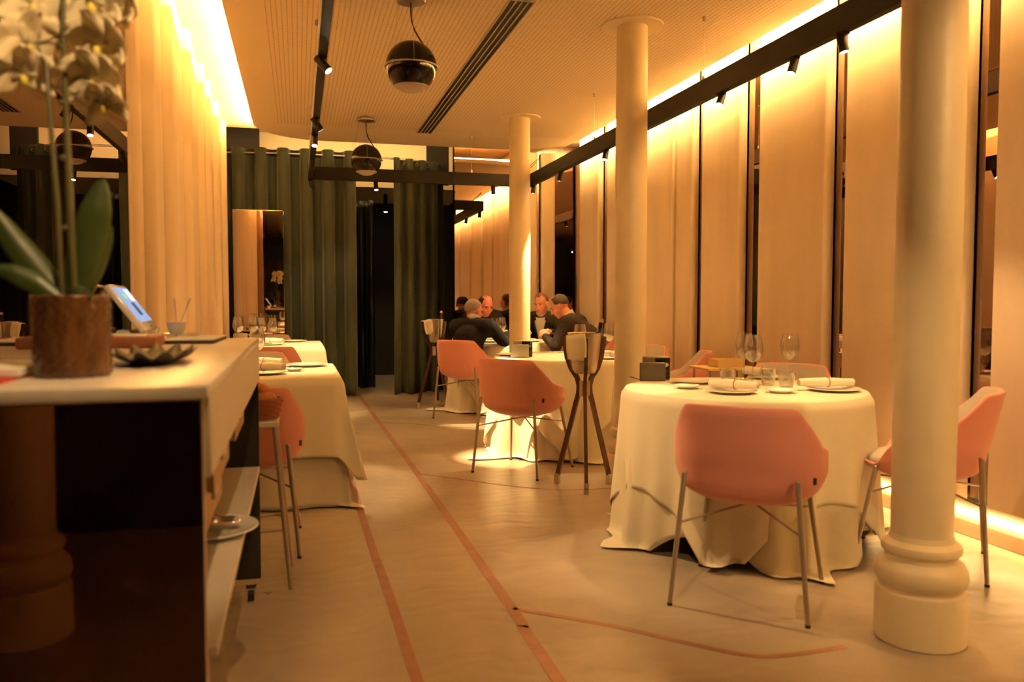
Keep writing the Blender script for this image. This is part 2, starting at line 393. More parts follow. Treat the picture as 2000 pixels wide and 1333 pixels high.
pts = [(2.50+.10*math.sin(a)*.9, 8.9-.12+.12*math.cos(a), 2.70+.09*math.sin(a)) for a in [k*PI*1.6/14 for k in range(15)]]
MB().tube(pts, .003, 6).build('power_cable', 'blackmat', t)

def spot(x, y, target, power, label, ang=38, lit=True, blend=.55, size=.02, z=2.47, col=SPOTC):
    T = Vector(target); P = Vector((x, y, z)); d = (T-P).normalized()
    t = thing('track_spotlight', label, 'spotlight', (x, y, z), 0, 'spotlights on the black track frame')
    MB().lathe([(.014, TZ0-z-.0), (.014, -.012+.0)], 12).box((0, 0, TZ0-z-.004), (.035, .07, .012), bev=.002).build('bracket', 'blackmetal', t)
    h = MB().tube([-d*.045, d*.05], .024, 20)
    h.tube([d*.05, d*.056], [.024, .021], 20, cap=False)
    h.build('lamp_housing', 'blackmetal', t)
    MB().tube([d*.0505, d*.052], .019, 20).build('lens', 'lampcore' if lit else 'chrome', t)
    if lit:
        l = bpy.data.lights.new('spot_beam', 'SPOT'); l.energy = power; l.color = col; l.spot_size = math.radians(ang); l.spot_blend = blend; l.shadow_soft_size = size
        o = bpy.data.objects.new('spot_beam', l); C.objects.link(o); o.location = P+d*.06; o.rotation_euler = d.to_track_quat('-Z', 'Y').to_euler()
SPOTS = [
 (2.55, 3.88, (1.95, 3.72, .76), 5, 'black track spotlight lit above the near round table', 50),
 (2.55, 4.65, (1.66, 3.92, .76), 45, 'lit black spotlight, second from right along the right track', 17),
 (2.55, 3.48, (2.9, 3.2, .3), 25, 'black spotlight aimed away, beside the top of the nearest column', 60),
 (2.55, .2, (2.45, 2.6, 1.1), 26, 'unseen black spotlight added on the right track to light the nearest column', 60),  # unseen lamp, added to brighten the front of the nearest column
 (2.55, 6.62, (2.1, 6.2, .76), 45, 'dark spotlight on the right track just left of the middle column', 45),
 (2.55, 7.86, (2.22, 8.02, .95), 260, 'dark spotlight on the right track above the bent-over man', 34),
 (2.55, 8.84, (2.4, 8.9, .76), 30, 'dark spotlight at the far corner of the right track', 45),
 (2.14, 9.05, (2.2, 8.9, .76), 28, 'dark spotlight on the far track left of the far column', 55),
 (.83, 9.03, (.9, 8.3, 0), 20, 'lit spotlight hanging at the middle of the far track', 60),
 (.15, 9.0, (.6, 10.2, 1.2), 14, 'lit spotlight at the left corner of the far track', 60),
 (.14, 7.74, (-.02, 8.75, .76), 95, 'lit spotlight third along the left track from the near end', 40),
 (.14, 6.62, (.05, 5.85, .76), 85, 'lit spotlight second along the left track from the near end', 40),
 (.14, 6.0, (1.56, 6.15, .22), 480, 'lit spotlight just past the tilted one on the left track', 22),
 (.14, 4.5, (1.75, 3.45, .30), 60, 'tilted black spotlight on the left track', 34),
 (.14, 1.3, (1.95, 3.1, .35), 22, 'black spotlight on the left track nearest the camera', 42),
 (.14, 1.0, (-.40, 1.9, 1.45), 20, 'unseen black spotlight on the left track, aimed to brighten the orchid', 50),  # unseen lamp, put here to brighten the orchid blossoms
]
for s in SPOTS: spot(s[0], s[1], s[2], s[3], s[4], s[5])

def pendant(x, y, label):
    t = thing('globe_pendant', label, 'pendant lamp', (x, y, 0))
    zc = 2.635; R = .155
    MB().lathe([(.03, H-.03), (.085, H-.028), (.09, H-.022), (.09, H-.012), (.03, H-.01)], 32).lathe([(.055, H-.012), (.055, H)], 24).build('ceiling_rose', 'brushed', t, ang=30)
    up_ = [(R*math.sin(a), zc+R*math.cos(a)) for a in [PI*.5*k/14+.02 for k in range(15)]]
    up_[-1] = (R, zc+.003)
    MB().lathe(up_, 48, cap=True).build('upper_shell', 'blackgloss', t)
    lo = [(R*math.sin(a)*.985, zc+R*math.cos(a)) for a in [PI*.5+.03+(PI*.26)*k/10 for k in range(11)]]
    MB().lathe(lo, 48, cap=True).build('lower_shell', 'blackgloss', t)
    a0 = PI*.5+.03+PI*.26
    MB().lathe([(R*math.sin(a0)*1.0, zc+R*math.cos(a0)+.004), (R*math.sin(a0)*1.03, zc+R*math.cos(a0)-.001), (R*math.sin(a0)*.99, zc+R*math.cos(a0)-.006)], 40, cap=True).build('trim_ring', 'brushed', t)
    di = [(R*math.sin(a)*.98, zc+R*math.cos(a)) for a in [a0+(PI-a0-.03)*k/8 for k in range(9)]]
    MB().lathe(di, 40).build('diffuser', 'grille', t)
    ring = [(math.cos(2*PI*k/48)*(R+.006), math.sin(2*PI*k/48)*(R+.006), zc) for k in range(49)]
    MB().tube(ring, .005, 8, cap=False).build('equator_ring', 'brushed', t)
    for k in range(3):
        a = 2*PI*k/3+.5
        MB().tube([(.07*math.cos(a), .07*math.sin(a), H-.02), ((R+.006)*math.cos(a), (R+.006)*math.sin(a), zc)], .0012, 5).build('suspension_wire', 'brushed', t)
    c = [(0, 0, H-.03), (0, 0, 2.96), (.004, 0, 2.91), (.02, 0, 2.86), (.05, 0, 2.81), (.082, 0, 2.765)]
    MB().tube(c, .005, 8).build('cable', 'blackmat', t)
pendant(.68, 5.03, 'glossy black globe pendant lamp, the nearer and larger one')
pendant(.68, 8.42, 'glossy black globe pendant lamp, the farther and smaller one before the curtains')

# ================================================================== CURTAINS
def curtain(name, path, z0, z1, label, m='green', amp=.055, wl=.21, cat='curtain', rings=True, squeeze=0, seed=1, top=None):
    rnd = random.Random(seed)
    P = [Vector((*p, 0)) for p in path]; Q = []
    for i in range(len(P)-1):
        for k in range(40): Q.append(P[i].lerp(P[i+1], k/40))
    Q.append(P[-1])
    L = [0]
    for i in range(1, len(Q)): L.append(L[-1]+(Q[i]-Q[i-1]).length)
    n = int(L[-1]/.012)
    cols = []
    j = 0
    ph = rnd.random()*6
    for i in range(n+1):
        s = L[-1]*i/n
        while j < len(L)-2 and L[j+1] < s: j += 1
        p = Q[j].lerp(Q[j+1], (s-L[j])/max(L[j+1]-L[j], 1e-9)); tt = (Q[j+1]-Q[j]).normalized(); nn = Vector((-tt.y, tt.x, 0))
        cols.append((s, p, tt, nn))
    NZ = 26; rows = []
    for k in range(NZ+1):
        v = k/NZ; z = z0+(z1-z0)*v; row = []
        for s, p, tt, nn in cols:
            w1 = math.sin(2*PI*s/wl+ph)
            w2 = .35*math.sin(2*PI*s/(wl*1.73)+ph*2+v*1.2)*(1-v)
            a = amp*(w1*(1-.12*(1-v))+w2)
            q = p + nn*a + tt*(-.06*wl*math.sin(4*PI*s/wl+2*ph))
            zz = z
            if k == 0: zz += .012*math.sin(2*PI*s/wl*.5)
            row.append((q.x, q.y, zz))
        rows.append(row)
    t = thing(name, label, cat)
    o = MB().grid(rows).build('drape', m, t, ang=180)
    md = o.modifiers.new('thick', 'SOLIDIFY'); md.thickness = .004
    if rings:
        s = wl/4
        while s < L[-1]:
            i = min(range(len(cols)), key=lambda q: abs(cols[q][0]-s)); _, p, tt, nn = cols[i]
            mb = MB(); r_ = [p+Vector((0, 0, z1-.06))+nn*(math.cos(2*PI*k/16)*.024)+Vector((0, 0, math.sin(2*PI*k/16)*.024))+tt*0 for k in range(17)]
            mb.tube(r_, .004, 6, cap=False); mb.build('grommet', 'brushed', t); s += wl/2
    return t
rodp = [(-1.1, 10.75), (-.6, 10.66), (-.16, 10.60), (.38, 10.58), (1.0, 10.60), (1.45, 10.70), (1.75, 10.85), (1.95, 11.15)]
curtain('curtain', [(-1.1, 10.75), (-.6, 10.66), (-.16, 10.62), (.30, 10.60), (.74, 10.62)], .005, 3.10, 'wide dark green velvet curtain left of the entrance opening', seed=3, wl=.27, amp=.085)
curtain('curtain', [(1.20, 10.62), (1.45, 10.70), (1.75, 10.85), (1.90, 11.10)], .005, 3.05, 'green velvet curtain right of the entrance opening, behind the wine stand', seed=5, wl=.19, amp=.06)
t = curtain('curtain', [(.66, 11.75), (.90, 11.55), (1.02, 11.45)], .01, 2.6, 'glossy dark inner curtain hanging inside the entrance opening', m='teal', seed=8, wl=.17, amp=.05, rings=False)
t = thing('curtain_rod', 'thin bronze curtain rod carrying the green grommet curtains', 'curtain rod')
MB().tube([(x, y, 3.04) for x, y in rodp], .012, 10).build('rod', 'brushed', t)
for x, y in ((.70, 10.6), (.78, 10.6)):
    MB().tube([(x, y, 3.04), (x, y, 3.50)], .008, 8).build('bracket', 'ceilflat', t)
# small lit lamp inside the lobby
t = thing('ceiling_spotlight', 'small lit ceiling spotlight inside the dark entrance lobby', 'spotlight', (1.28, 12.4, 2.55))
MB().lathe([(.03, .26), (.03, .10)], 16).lathe([(.03, .0), (.03, .1)], 16).build('lamp_housing', 'blackmetal', t)
MB().lathe([(.02, -.006), (.024, -.002), (.024, 0)], 16).build('lens', 'lampcore', t)
l = bpy.data.lights.new('lobby_beam', 'SPOT'); l.energy = 12; l.color = SPOTC; l.spot_size = 1.6; l.spot_blend = .6; l.shadow_soft_size = .02
o = bpy.data.objects.new('lobby_beam', l); C.objects.link(o); o.location = (1.28, 12.4, 2.53)
area('bulkhead_light', (.9, 11.2, 3.47), (.45, 0, 0), 2.6, .04, 3.5, (1, .60, .21))

# ================================================================== CHAIRS
def sm(a, b, x): t = min(1, max(0, (x-a)/(b-a))); return t*t*(3-2*t)
def ztop(deg):
    a = abs(deg)
    if a < 40: return .815 - .006*(a/40)**2
    if a < 50: return .809 - .045*((a-40)/10)**1.3
    if a < 76: return .764 - .122*((a-50)/26)
    if a < 100: return .642 - .03*sm(76, 100, a)
    if a < 140: return .612 - .142*sm(100, 140, a)
    return .470
def shell_pt(deg, r, z, off=0):
    a = math.radians(deg)
    # superellipse plan, back at -Y
    c, s_ = math.cos(a), math.sin(a)
    e_ = .80 if c > 0 else .95-.15*(1+max(c, -.3)/.3)
    x = .300*math.copysign(abs(s_)**e_, s_); y = -.275*math.copysign(abs(c)**e_, c)
    back = max(0, c)
    lean = (z-.55)*.20*back if z > .55 else 0
    k = r
    x *= k*(1-off/.3); y *= k*(1-off/.275)
    return (x, y-lean, z)
def rr(d): return .93+.07*sm(.47, .56, ztop(d))
def make_chair(label, rz, loc):
    t = thing('dining_chair', label, 'chair', loc, rz, 'pink shell dining chairs')
    degs = [(-180+360*i/96) for i in range(96)]
    outer = []
    pr = [(.05, .396), (.3, .399), (.5, .408), (.68, .424), (.82, .446), (.90, .466)]
    for r, z in pr: outer.append([shell_pt(d, r, min(z, ztop(d)-.0)) if ztop(d) > .47 or z <= .462 else shell_pt(d, min(r, .94), .466) for d in degs])
    N = 10
    for k in range(1, N+1):
        row = []
        for d in degs:
            zt = ztop(d)
            if zt <= .4701: row.append(shell_pt(d, .915+.015*k/N, .470))
            else:
                z0_ = min(.482, zt-.001); z = z0_+(zt-z0_)*k/N; row.append(shell_pt(d, .915+(rr(d)-.915)*min(1, k/4)**.6, z))
        outer.append(row)
    rim = []
    for off, dz in ((.006, .007), (.016, .007), (.022, 0)):
        rim.append([Vector(shell_pt(d, rr(d), ztop(d), off))+Vector((0, 0, dz)) for d in degs])
    MB().grid(outer+rim, True, True, False).build('shell', 'pink', t, ang=180)
    inn = []
    for k in range(N+1):
        row = []
        for d in degs:
            zt = ztop(d)
            z = .484+(zt-.484)*(1-k/N)
            r_ = rr(d)
            bulge = .022+(.028*math.sin(PI*min(1, k/N))*.9 + .03*(k/N))*sm(.47, .60, zt)
            row.append(Vector(shell_pt(d, r_, z, bulge)))
        inn.append(row)
    for q, z in ((1, .494), (.92, .503), (.7, .508), (.35, .510), (.06, .510)): inn.append([shell_pt(d, q*(.84-.09*sm(.47, .60, ztop(d))), z) for d in degs])
    MB().grid(inn, True, False, True).build('seat_lining', 'grey_fab', t, ang=180)
    for sx in (-1, 1):
        for sy, zt_ in ((-1, .555), (1, .47)):
            top = (sx*.205, sy*.180, zt_-.005); bot = (sx*.262, sy*.268, .008)
            if sy < 0: top = (sx*.215, -.236, zt_-.02)
            lg = MB().tube([bot, top, (top[0]*.97, top[1]*.97, top[2]+.006)], [.0095, .0115, .006], 12)
            g = lg.build('leg', 'legmetal', t)
            f_ = MB().lathe([(.0105, 0), (.0105, .012)], 12, (bot[0], bot[1], 0)).build('rubber_foot', 'blackmat', g)
    def at(sx, sy, z):
        b = Vector((sx*.262, sy*.268, .008)); tp = Vector((sx*.215, -.236, .535)) if sy < 0 else Vector((sx*.205, .180, .465)); return b.lerp(tp, z)
    MB().tube([at(-1, -1, .62), (0, 0, .385), at(1, 1, .74)], .005, 8).build('cross_rod', 'legmetal', t)
    MB().tube([at(1, -1, .62), (0, 0, .395), at(-1, 1, .74)], .005, 8).build('cross_rod', 'legmetal', t)
    MB().box((.272, -.205, .540), (.006, .012, .026), rot=(0, 0, -.75)).build('brand_tab', 'blackmat', t, smooth=False)
    return t
G = 'pink shell dining chairs'
ch0 = make_chair('pink shell chair seen from behind at the near round table', math.radians(-40.5), (1.80, 3.0, 0))
CH = [((1.56, 5.66), -45, 'pink shell chair seen from behind at the middle round table'),
      ((2.81, 3.19), 47, 'pink chair with grey lining right of the nearest column'),
      ((2.84, 4.40), 133, 'chair facing the camera behind the near round table, only its grey backrest showing'),
      ((2.88, 6.02), 67, 'pink and grey chair by the wall panels, turned sideways behind the near table'),
      ((2.85, 6.80), 120, 'chair showing its grey back just right of the middle column'),
      ((1.716, 8.44), -40, 'pink chair under the grey-haired man in black'),
      ((2.98, 8.16), 62, 'pink chair under the bent-over man in the pinstripe jacket'),
      ((2.12, 9.84), -172, 'pink chair under the balding man with the tie'),
      ((2.98, 9.62), 150, 'pink chair under the man in the open-necked shirt'),
      ((-.27, 4.23), 0, 'pink chair partly behind the bread basket at the near left table'),
      ((-.33, 6.42), 180, 'chair showing its grey backrest between the two left tables'),
      ((-.26, 7.72), 0, 'pink chair with its back to the camera at the far left table'),
      ((-.33, 9.86), 180, 'chair at the far side of the far left table, by the mirror')]
for (x, y), a, lb in CH: copy_tree(ch0, (x, y, 0), math.radians(a), lb, G)

# ================================================================== TABLES
def cloth_mesh(cx, cy, rc, D, zt, ang, fl, nf, seed, zmin=.008, off=0.0, curl=.06, drape=.03):
    """cloth over a rounded rectangle (core half cx,cy, corner radius rc); D = straight drop; ang = turn of the square cloth (round tables)"""
    rnd = random.Random(seed); path = []
    def seg(a0, ox, oy, n):
        for k in range(n): a = a0+PI/2*k/n; path.append((ox, oy, a))
    n = 44
    def line(x0, y0, x1, y1, a):
        L = math.hypot(x1-x0, y1-y0); m = int(L/.02)
        for k in range(m): path.append((x0+(x1-x0)*k/m, y0+(y1-y0)*k/m, a))
    seg(0, cx, cy, n); line(cx, cy, -cx, cy, PI/2); seg(PI/2, -cx, cy, n); line(-cx, cy, -cx, -cy, PI)
    seg(PI, -cx, -cy, n); line(-cx, -cy, cx, -cy, 1.5*PI); seg(1.5*PI, cx, -cy, n); line(cx, -cy, cx, cy, 0)
    phs = [rnd.random()*6.28 for _ in range(4)]; N = 24
    arc = [0]
    P = [(ox+rc*math.cos(a), oy+rc*math.sin(a)) for ox, oy, a in path]
    for i in range(1, len(P)): arc.append(arc[-1]+math.hypot(P[i][0]-P[i-1][0], P[i][1]-P[i-1][1]))
    tot = arc[-1]+math.hypot(P[0][0]-P[-1][0], P[0][1]-P[-1][1])
    rows = [[] for _ in range(N+1)]
    for i, (ox, oy, a) in enumerate(path):
        ca = a-ang
        mx = max(abs(math.cos(ca)), abs(math.sin(ca)))
        drop = (D+rc)/mx - rc
        if rc < .1: drop = min(drop, D*1.30)
        cornerness = (1/mx-1)/.414
        s = arc[i]/tot
        w = math.sin(2*PI*nf*s+phs[0]) + .55*math.sin(2*PI*(nf*1.63//1)*s+phs[1]) + .3*math.sin(2*PI*(nf*2.4//1)*s+phs[2])
        for k in range(N+1):
            v = k/N; d = drop*v; z = zt-d
            r = rc+off + fl*(d/.76)*(.8+1.0*cornerness**2) + drape*w*(d/.6)**1.2 + .012*min(1, d/.03)
            if z < zmin:                       # cloth lying on the floor
                r += (zmin-z)*curl*6; z = zmin + .010*abs(math.sin(8*s*PI*2+v*9))
            if d < .012: r -= .006
            rows[k].append((ox+r*math.cos(a), oy+r*math.sin(a), z + (.0 if k else 0)))
    m = MB(); top = [[(ox+(rc+off)*q*math.cos(a)*1.0 if rc > .3 else (ox+(rc+off)*math.cos(a))*q, oy+(rc+off)*q*math.sin(a) if rc > .3 else (oy+(rc+off)*math.sin(a))*q, zt+.004) for ox, oy, a in path] for q in (.05, .5, .93, .985)]
    m.grid(top+rows, True, True, False); return m
def table_round(x, y, R, lab, lab2, lab3, ang, seed, hem=.12, D2=.45):
    t = thing('round_table', lab, 'table', (x, y, 0))
    MB().lathe([(R-.02, .725), (R, .73), (R, .75), (R-.01, .754)], 64).build('table_top', 'darkwood', t)
    MB().lathe([(.24, 0), (.25, .01), (.24, .025), (.05, .05), (.045, .10), (.045, .70), (.12, .722), (.12, .726)], 32).build('pedestal', 'blackmetal', t)
    for nm, lb, D, o_, an, mt, zt, dr in (('under_cloth', lab2, .757-hem, 0, ang+.6, 'cloth2', .757, .028), ('tablecloth', lab3, D2, .012, ang, 'cloth', .7615, .022)):
        c = cloth_mesh(0, 0, R, D, zt, an, .03, 11, seed+int(o_*100), off=o_, drape=dr, zmin=.006 if o_ == 0 else .03).build(nm, mt, None, ang=180)
        c.location = (x, y, 0); md = c.modifiers.new('thick', 'SOLIDIFY'); md.thickness = .0015; md.offset = 1
        tag(c, lb, 'tablecloth')
table_round(2.23, 3.80, .60, 'round table hidden under white cloths, nearest on the right', 'lower cream cloth of the near round table, hanging almost to the floor', 'white top cloth of the near round table with glasses and rolled napkins', math.radians(8), 11, .13, .46)
table_round(2.15, 6.42, .60, 'round table hidden under white cloths behind the wooden ice bucket stand', 'lower cream cloth trailing on the floor under the middle round table', 'white top cloth on the middle round table with the silver device', math.radians(28), 21, .0, .42)
table_round(2.25, 8.97, .58, 'round table hidden under white cloths where the four men sit', 'lower cream cloth under the men\'s table, trailing on the floor', 'white top cloth on the table of the four men', math.radians(10), 31, .0, .40)
def table_rect(x, y, hx, hy, lab, lab2, lab3, seed):
    t = thing('rectangular_table', lab, 'table', (x, y, 0))
    MB().box((0, 0, .74), (2*hx, 2*hy, .028), bev=.004).build('table_top', 'darkwood', t)
    for sx in (-1, 1):
        for sy in (-1, 1): MB().box((sx*(hx-.06), sy*(hy-.06), .363), (.045, .045, .726), bev=.003).build('leg', 'blackmetal', t)
    rc = .035
    for nm, lb, D, o_, mt, zt in (('under_cloth', lab2, .748, 0, 'cloth2', .757), ('tablecloth', lab3, .45, .012, 'cloth', .7615)):
        c = cloth_mesh(hx-rc, hy-rc, rc, D, zt, 0, .13 if o_ else .05, 9, seed+int(o_*100), off=o_, drape=.010, zmin=.006).build(nm, mt, None, ang=180)
        c.location = (x, y, 0); md = c.modifiers.new('thick', 'SOLIDIFY'); md.thickness = .0015; md.offset = 1
        tag(c, lb, 'tablecloth')
table_rect(-.22, 5.50, .45, .57, 'rectangular table under white cloths, nearer of the two on the left', 'lower cream cloth of the near left table, reaching the floor', 'white top cloth of the near left table, its corner hanging in a point', 41)
table_rect(-.22, 8.98, .45, .59, 'rectangular table under white cloths, farther of the two on the left', 'lower cream cloth of the far left table', 'white top cloth of the far left table before the mirror', 51)

# ================================================================== TABLEWARE
TT = .7665
def wineglass(x, y, label, s=1.0, z=TT, wine=False, grp='wine glasses'):
    t = thing('wine_glass', label, 'wine glass', (x, y, z), 0, grp)
    pr = [(.034, 0), (.035, .002), (.02, .005), (.006, .012), (.004, .03), (.0038, .10), (.005, .118)]
    MB().lathe([(r*s, z_*s) for r, z_ in pr], 20).build('stem', 'glass', t)
    b = [(.005, .118), (.020, .126), (.036, .145), (.045, .172), (.046, .195), (.041, .225), (.036, .255), (.0335, .268)]
    MB().lathe([(r*s*1.17, z_*s) for r, z_ in b]+[((r*1.17-.0012)*s, z_*s) for r, z_ in reversed(b[1:])], 28, cap=False).build('bowl', 'glass', t)
    if wine: MB().lathe([(.001, .122*s), (.022*s, .1275*s), (.040*s, .146*s), (.050*s, .165*s), (.001, .165*s)], 24).build('white_wine', 'wine', t)
    return t
def tumbler(x, y, label, z=TT):
    t = thing('tumbler', label, 'tumbler', (x, y, z), 0, 'ribbed tumblers on the near round table'); rows = []; seg = 64
    for r, z_ in [(.028, 0), (.031, .003), (.034, .02), (.040, .055), (.044, .085)]:
        rows.append([((r+.0011*(k % 4 < 2)*(z_ > .002)*(z_ < .08))*math.cos(2*PI*k/seg), (r+.0011*(k % 4 < 2)*(z_ > .002)*(z_ < .08))*math.sin(2*PI*k/seg), z_) for k in range(seg)])
    for r, z_ in [(.0425, .085), (.038, .055), (.032, .02), (.028, .012)]:
        rows.append([(r*math.cos(2*PI*k/seg), r*math.sin(2*PI*k/seg), z_) for k in range(seg)])
    MB().grid(rows, True, True, True).build('glass_body', 'glass_rib', t, ang=60)
    return t
def plate(x, y, r, label, z=TT, grp=None):
    o = MB().lathe([(r*.55, 0), (r*.6, .001), (r*.62, .006), (r*.97, .014), (r, .016), (r*.985, .0185), (r*.7, .011), (r*.55, .0065), (.002, .006)], 48).build('plate', 'porc', None, ang=35)
    o.location = (x, y, z); tag(o, label, 'plate', grp); return o
def napkin(x, y, rz, label, z=TT+.018, L=.24, r=.028):
    t = thing('rolled_napkin', label, 'napkin', (x, y, z+r*.85), rz)
    n = 26; rows = []
    for i in range(n+1):
        u = i/n; xx = (u-.5)*L; rr = r*(.78+.22*math.sin(PI*min(1, u*1.15)))
        rows.append([(xx+.002*math.sin(5*a), rr*math.cos(a)*1.05, rr*math.sin(a)*.85) for a in [2*PI*k/24 for k in range(24)]])
    MB().grid(rows, True, True, True).build('cloth_roll', 'cloth', t, ang=60)
    sp = []
    for k in range(60):
        a = k/60*2*PI*2.6; rr = r*.74*(.12+.88*k/60); sp.append((L/2+.0015, rr*math.cos(a)*1.05, rr*math.sin(a)*.85))
    MB().tube(sp, .0016, 6).build('rolled_edge', 'grey_fab', t)
    rb = [(.01, r*1.05*math.cos(a), r*.9*math.sin(a)) for a in [2*PI*k/20 for k in range(21)]]
    MB().tube(rb, .0022, 6, cap=False).build('string_tie', 'wicker', t)
    return t
def device(x, y, rz, label, front, back, z=TT):
    t = thing('table_device', label, 'table device', (x, y, z), rz)
    MB().box((0, 0, .053), (.145, .022, .106), bev=.006, seg=3).build('front_panel', front, t)
    MB().box((.002, .0122, .053), (.143, .003, .10), bev=.001).build('side_band', 'porc', t)
    MB().box((.03, .085, .068), (.15, .075, .135), bev=.008, seg=3).build('speaker_body', back, t)
    MB().box((.062, .04652, .068), (.085, .003, .12), bev=.001).build('gloss_face', 'blackgloss', t)
    MB().tube([(.085, .0455, .09), (.085, .043, .09)], .011, 16).build('lens', 'chrome', t)
    MB().box((-.095, .06, .012), (.05, .03, .004), rot=(0, .3, .3)).build('cable_tab', 'blackmat', t)
R_ = math.radians
# near round table
wineglass(2.40, 3.99, 'wine glass on the near round table, front one of the left pair')
wineglass(2.47, 4.20, 'wine glass on the near round table, rear one of the left pair')
wineglass(2.70, 4.10, 'wine glass standing alone on the right of the near round table')
tumbler(2.25, 3.99, 'ribbed tumbler left of the wine glasses on the near table')
tumbler(2.44, 3.90, 'ribbed tumbler in the middle, beside the pair of wine glasses')
tumbler(2.42, 3.70, 'ribbed tumbler in front of the lone wine glass')
plate(2.055, 3.61, .125, 'large white plate under the front rolled napkin')
napkin(2.08, 3.63, R_(-54), 'white napkin rolled on the front plate of the near round table', L=.25)
plate(2.30, 3.56, .075, 'small white plate between the two rolled napkins on the near table')
plate(2.60, 3.56, .13, 'large white plate at the right of the near round table')
napkin(2.58, 3.60, R_(-12), 'white napkin rolled on the right-hand plate of the near round table', L=.28)
plate(1.94, 3.86, .07, 'small white plate at the left behind the front napkin on the near table')
plate(2.64, 4.22, .11, 'white plate at the back of the near round table behind the glasses')
napkin(2.60, 4.24, R_(-50), 'white napkin rolled on the back plate of the near round table', L=.20)
plate(2.10, 4.10, .12, 'white plate left of the tumblers near the dark grey device')
device(1.93, 4.26, R_(-17), 'small dark grey speaker-like device on the left of the near round table', 'greydark', 'greydark')
# middle table
device(1.70, 6.28, R_(-12), 'small silver speaker-like device on the left of the middle round table', 'greylite', 'brushed')
wineglass(2.15, 6.12, 'wine glass seen over the napkin on the ice bucket', 1.0)
wineglass(2.50, 6.38, 'wine glass just right of the bottle neck on the middle table', 1.0)
plate(1.68, 6.55, .11, 'white plate behind the silver device on the middle table')
plate(2.33, 5.98, .12, 'white plate between the ice bucket and the middle column')
napkin(2.36, 5.98, R_(-60), 'rolled napkin between the ice bucket and the middle column', L=.2)
# men's table
wineglass(2.05, 8.62, 'wine glass with white wine before the balding man with the tie', 1.0, wine=True)
wineglass(2.20, 8.90, 'wine glass mostly behind the far column', 1.0)
wineglass(2.36, 8.75, 'wine glass with white wine just right of the far column', 1.0, wine=True)
wineglass(1.96, 8.80, 'empty wine glass near the grey-haired man', .95)
plate(2.03, 8.75, .11, 'white plate before the grey-haired man'); plate(2.50, 8.72, .11, 'white plate before the bent-over man')
plate(2.22, 9.27, .11, 'white plate before the balding man with the tie'); plate(2.55, 9.10, .11, 'white plate before the man in the open-necked shirt')
# near left table
wineglass(-.27, 5.72, 'wine glass beside the end of the marble counter on the near left table')
plate(-.33, 5.86, .12, 'white plate at the left edge of the marble counter, near left table'); plate(.05, 5.84, .14, 'large white plate on the right of the near left table')
plate(-.20, 5.26, .13, 'white plate under the front rolled napkin on the near left table'); napkin(-.22, 5.30, R_(-30), 'rolled napkin at the front of the near left table', L=.30, r=.034)
plate(-.03, 5.46, .06, 'small white plate right of the front napkin on the near left table')
napkin(-.24, 5.99, R_(-25), 'rolled napkin at the back of the near left table', z=TT, L=.28, r=.034)
# far left table
plate(-.26, 8.72, .13, 'white plate under the rolled napkin on the far left table'); napkin(-.28, 8.76, R_(-28), 'rolled napkin at the front of the far left table', L=.28, r=.034)
plate(-.05, 9.38, .14, 'white plate at the right back of the far left table')
wineglass(-.27, 9.30, 'tall wine glass with a bright bowl on the far left table'); wineglass(-.60, 8.85, 'leftmost wine glass on the far left table', 1.08)
wineglass(-.46, 8.95, 'wine glass second from left on the far left table', 1.08); wineglass(-.38, 9.10, 'wine glass in the middle of the far left table', 1.0)
wineglass(-.40, 9.42, 'wine glass at the back of the far left table, close to the mirror', 1.0)
plate(-.5, 9.38, .12, 'white plate at the left back of the far left table')
device(-.60, 9.15, R_(-5), 'brown box-like device at the left end of the far left table', 'brushed', 'greydark')

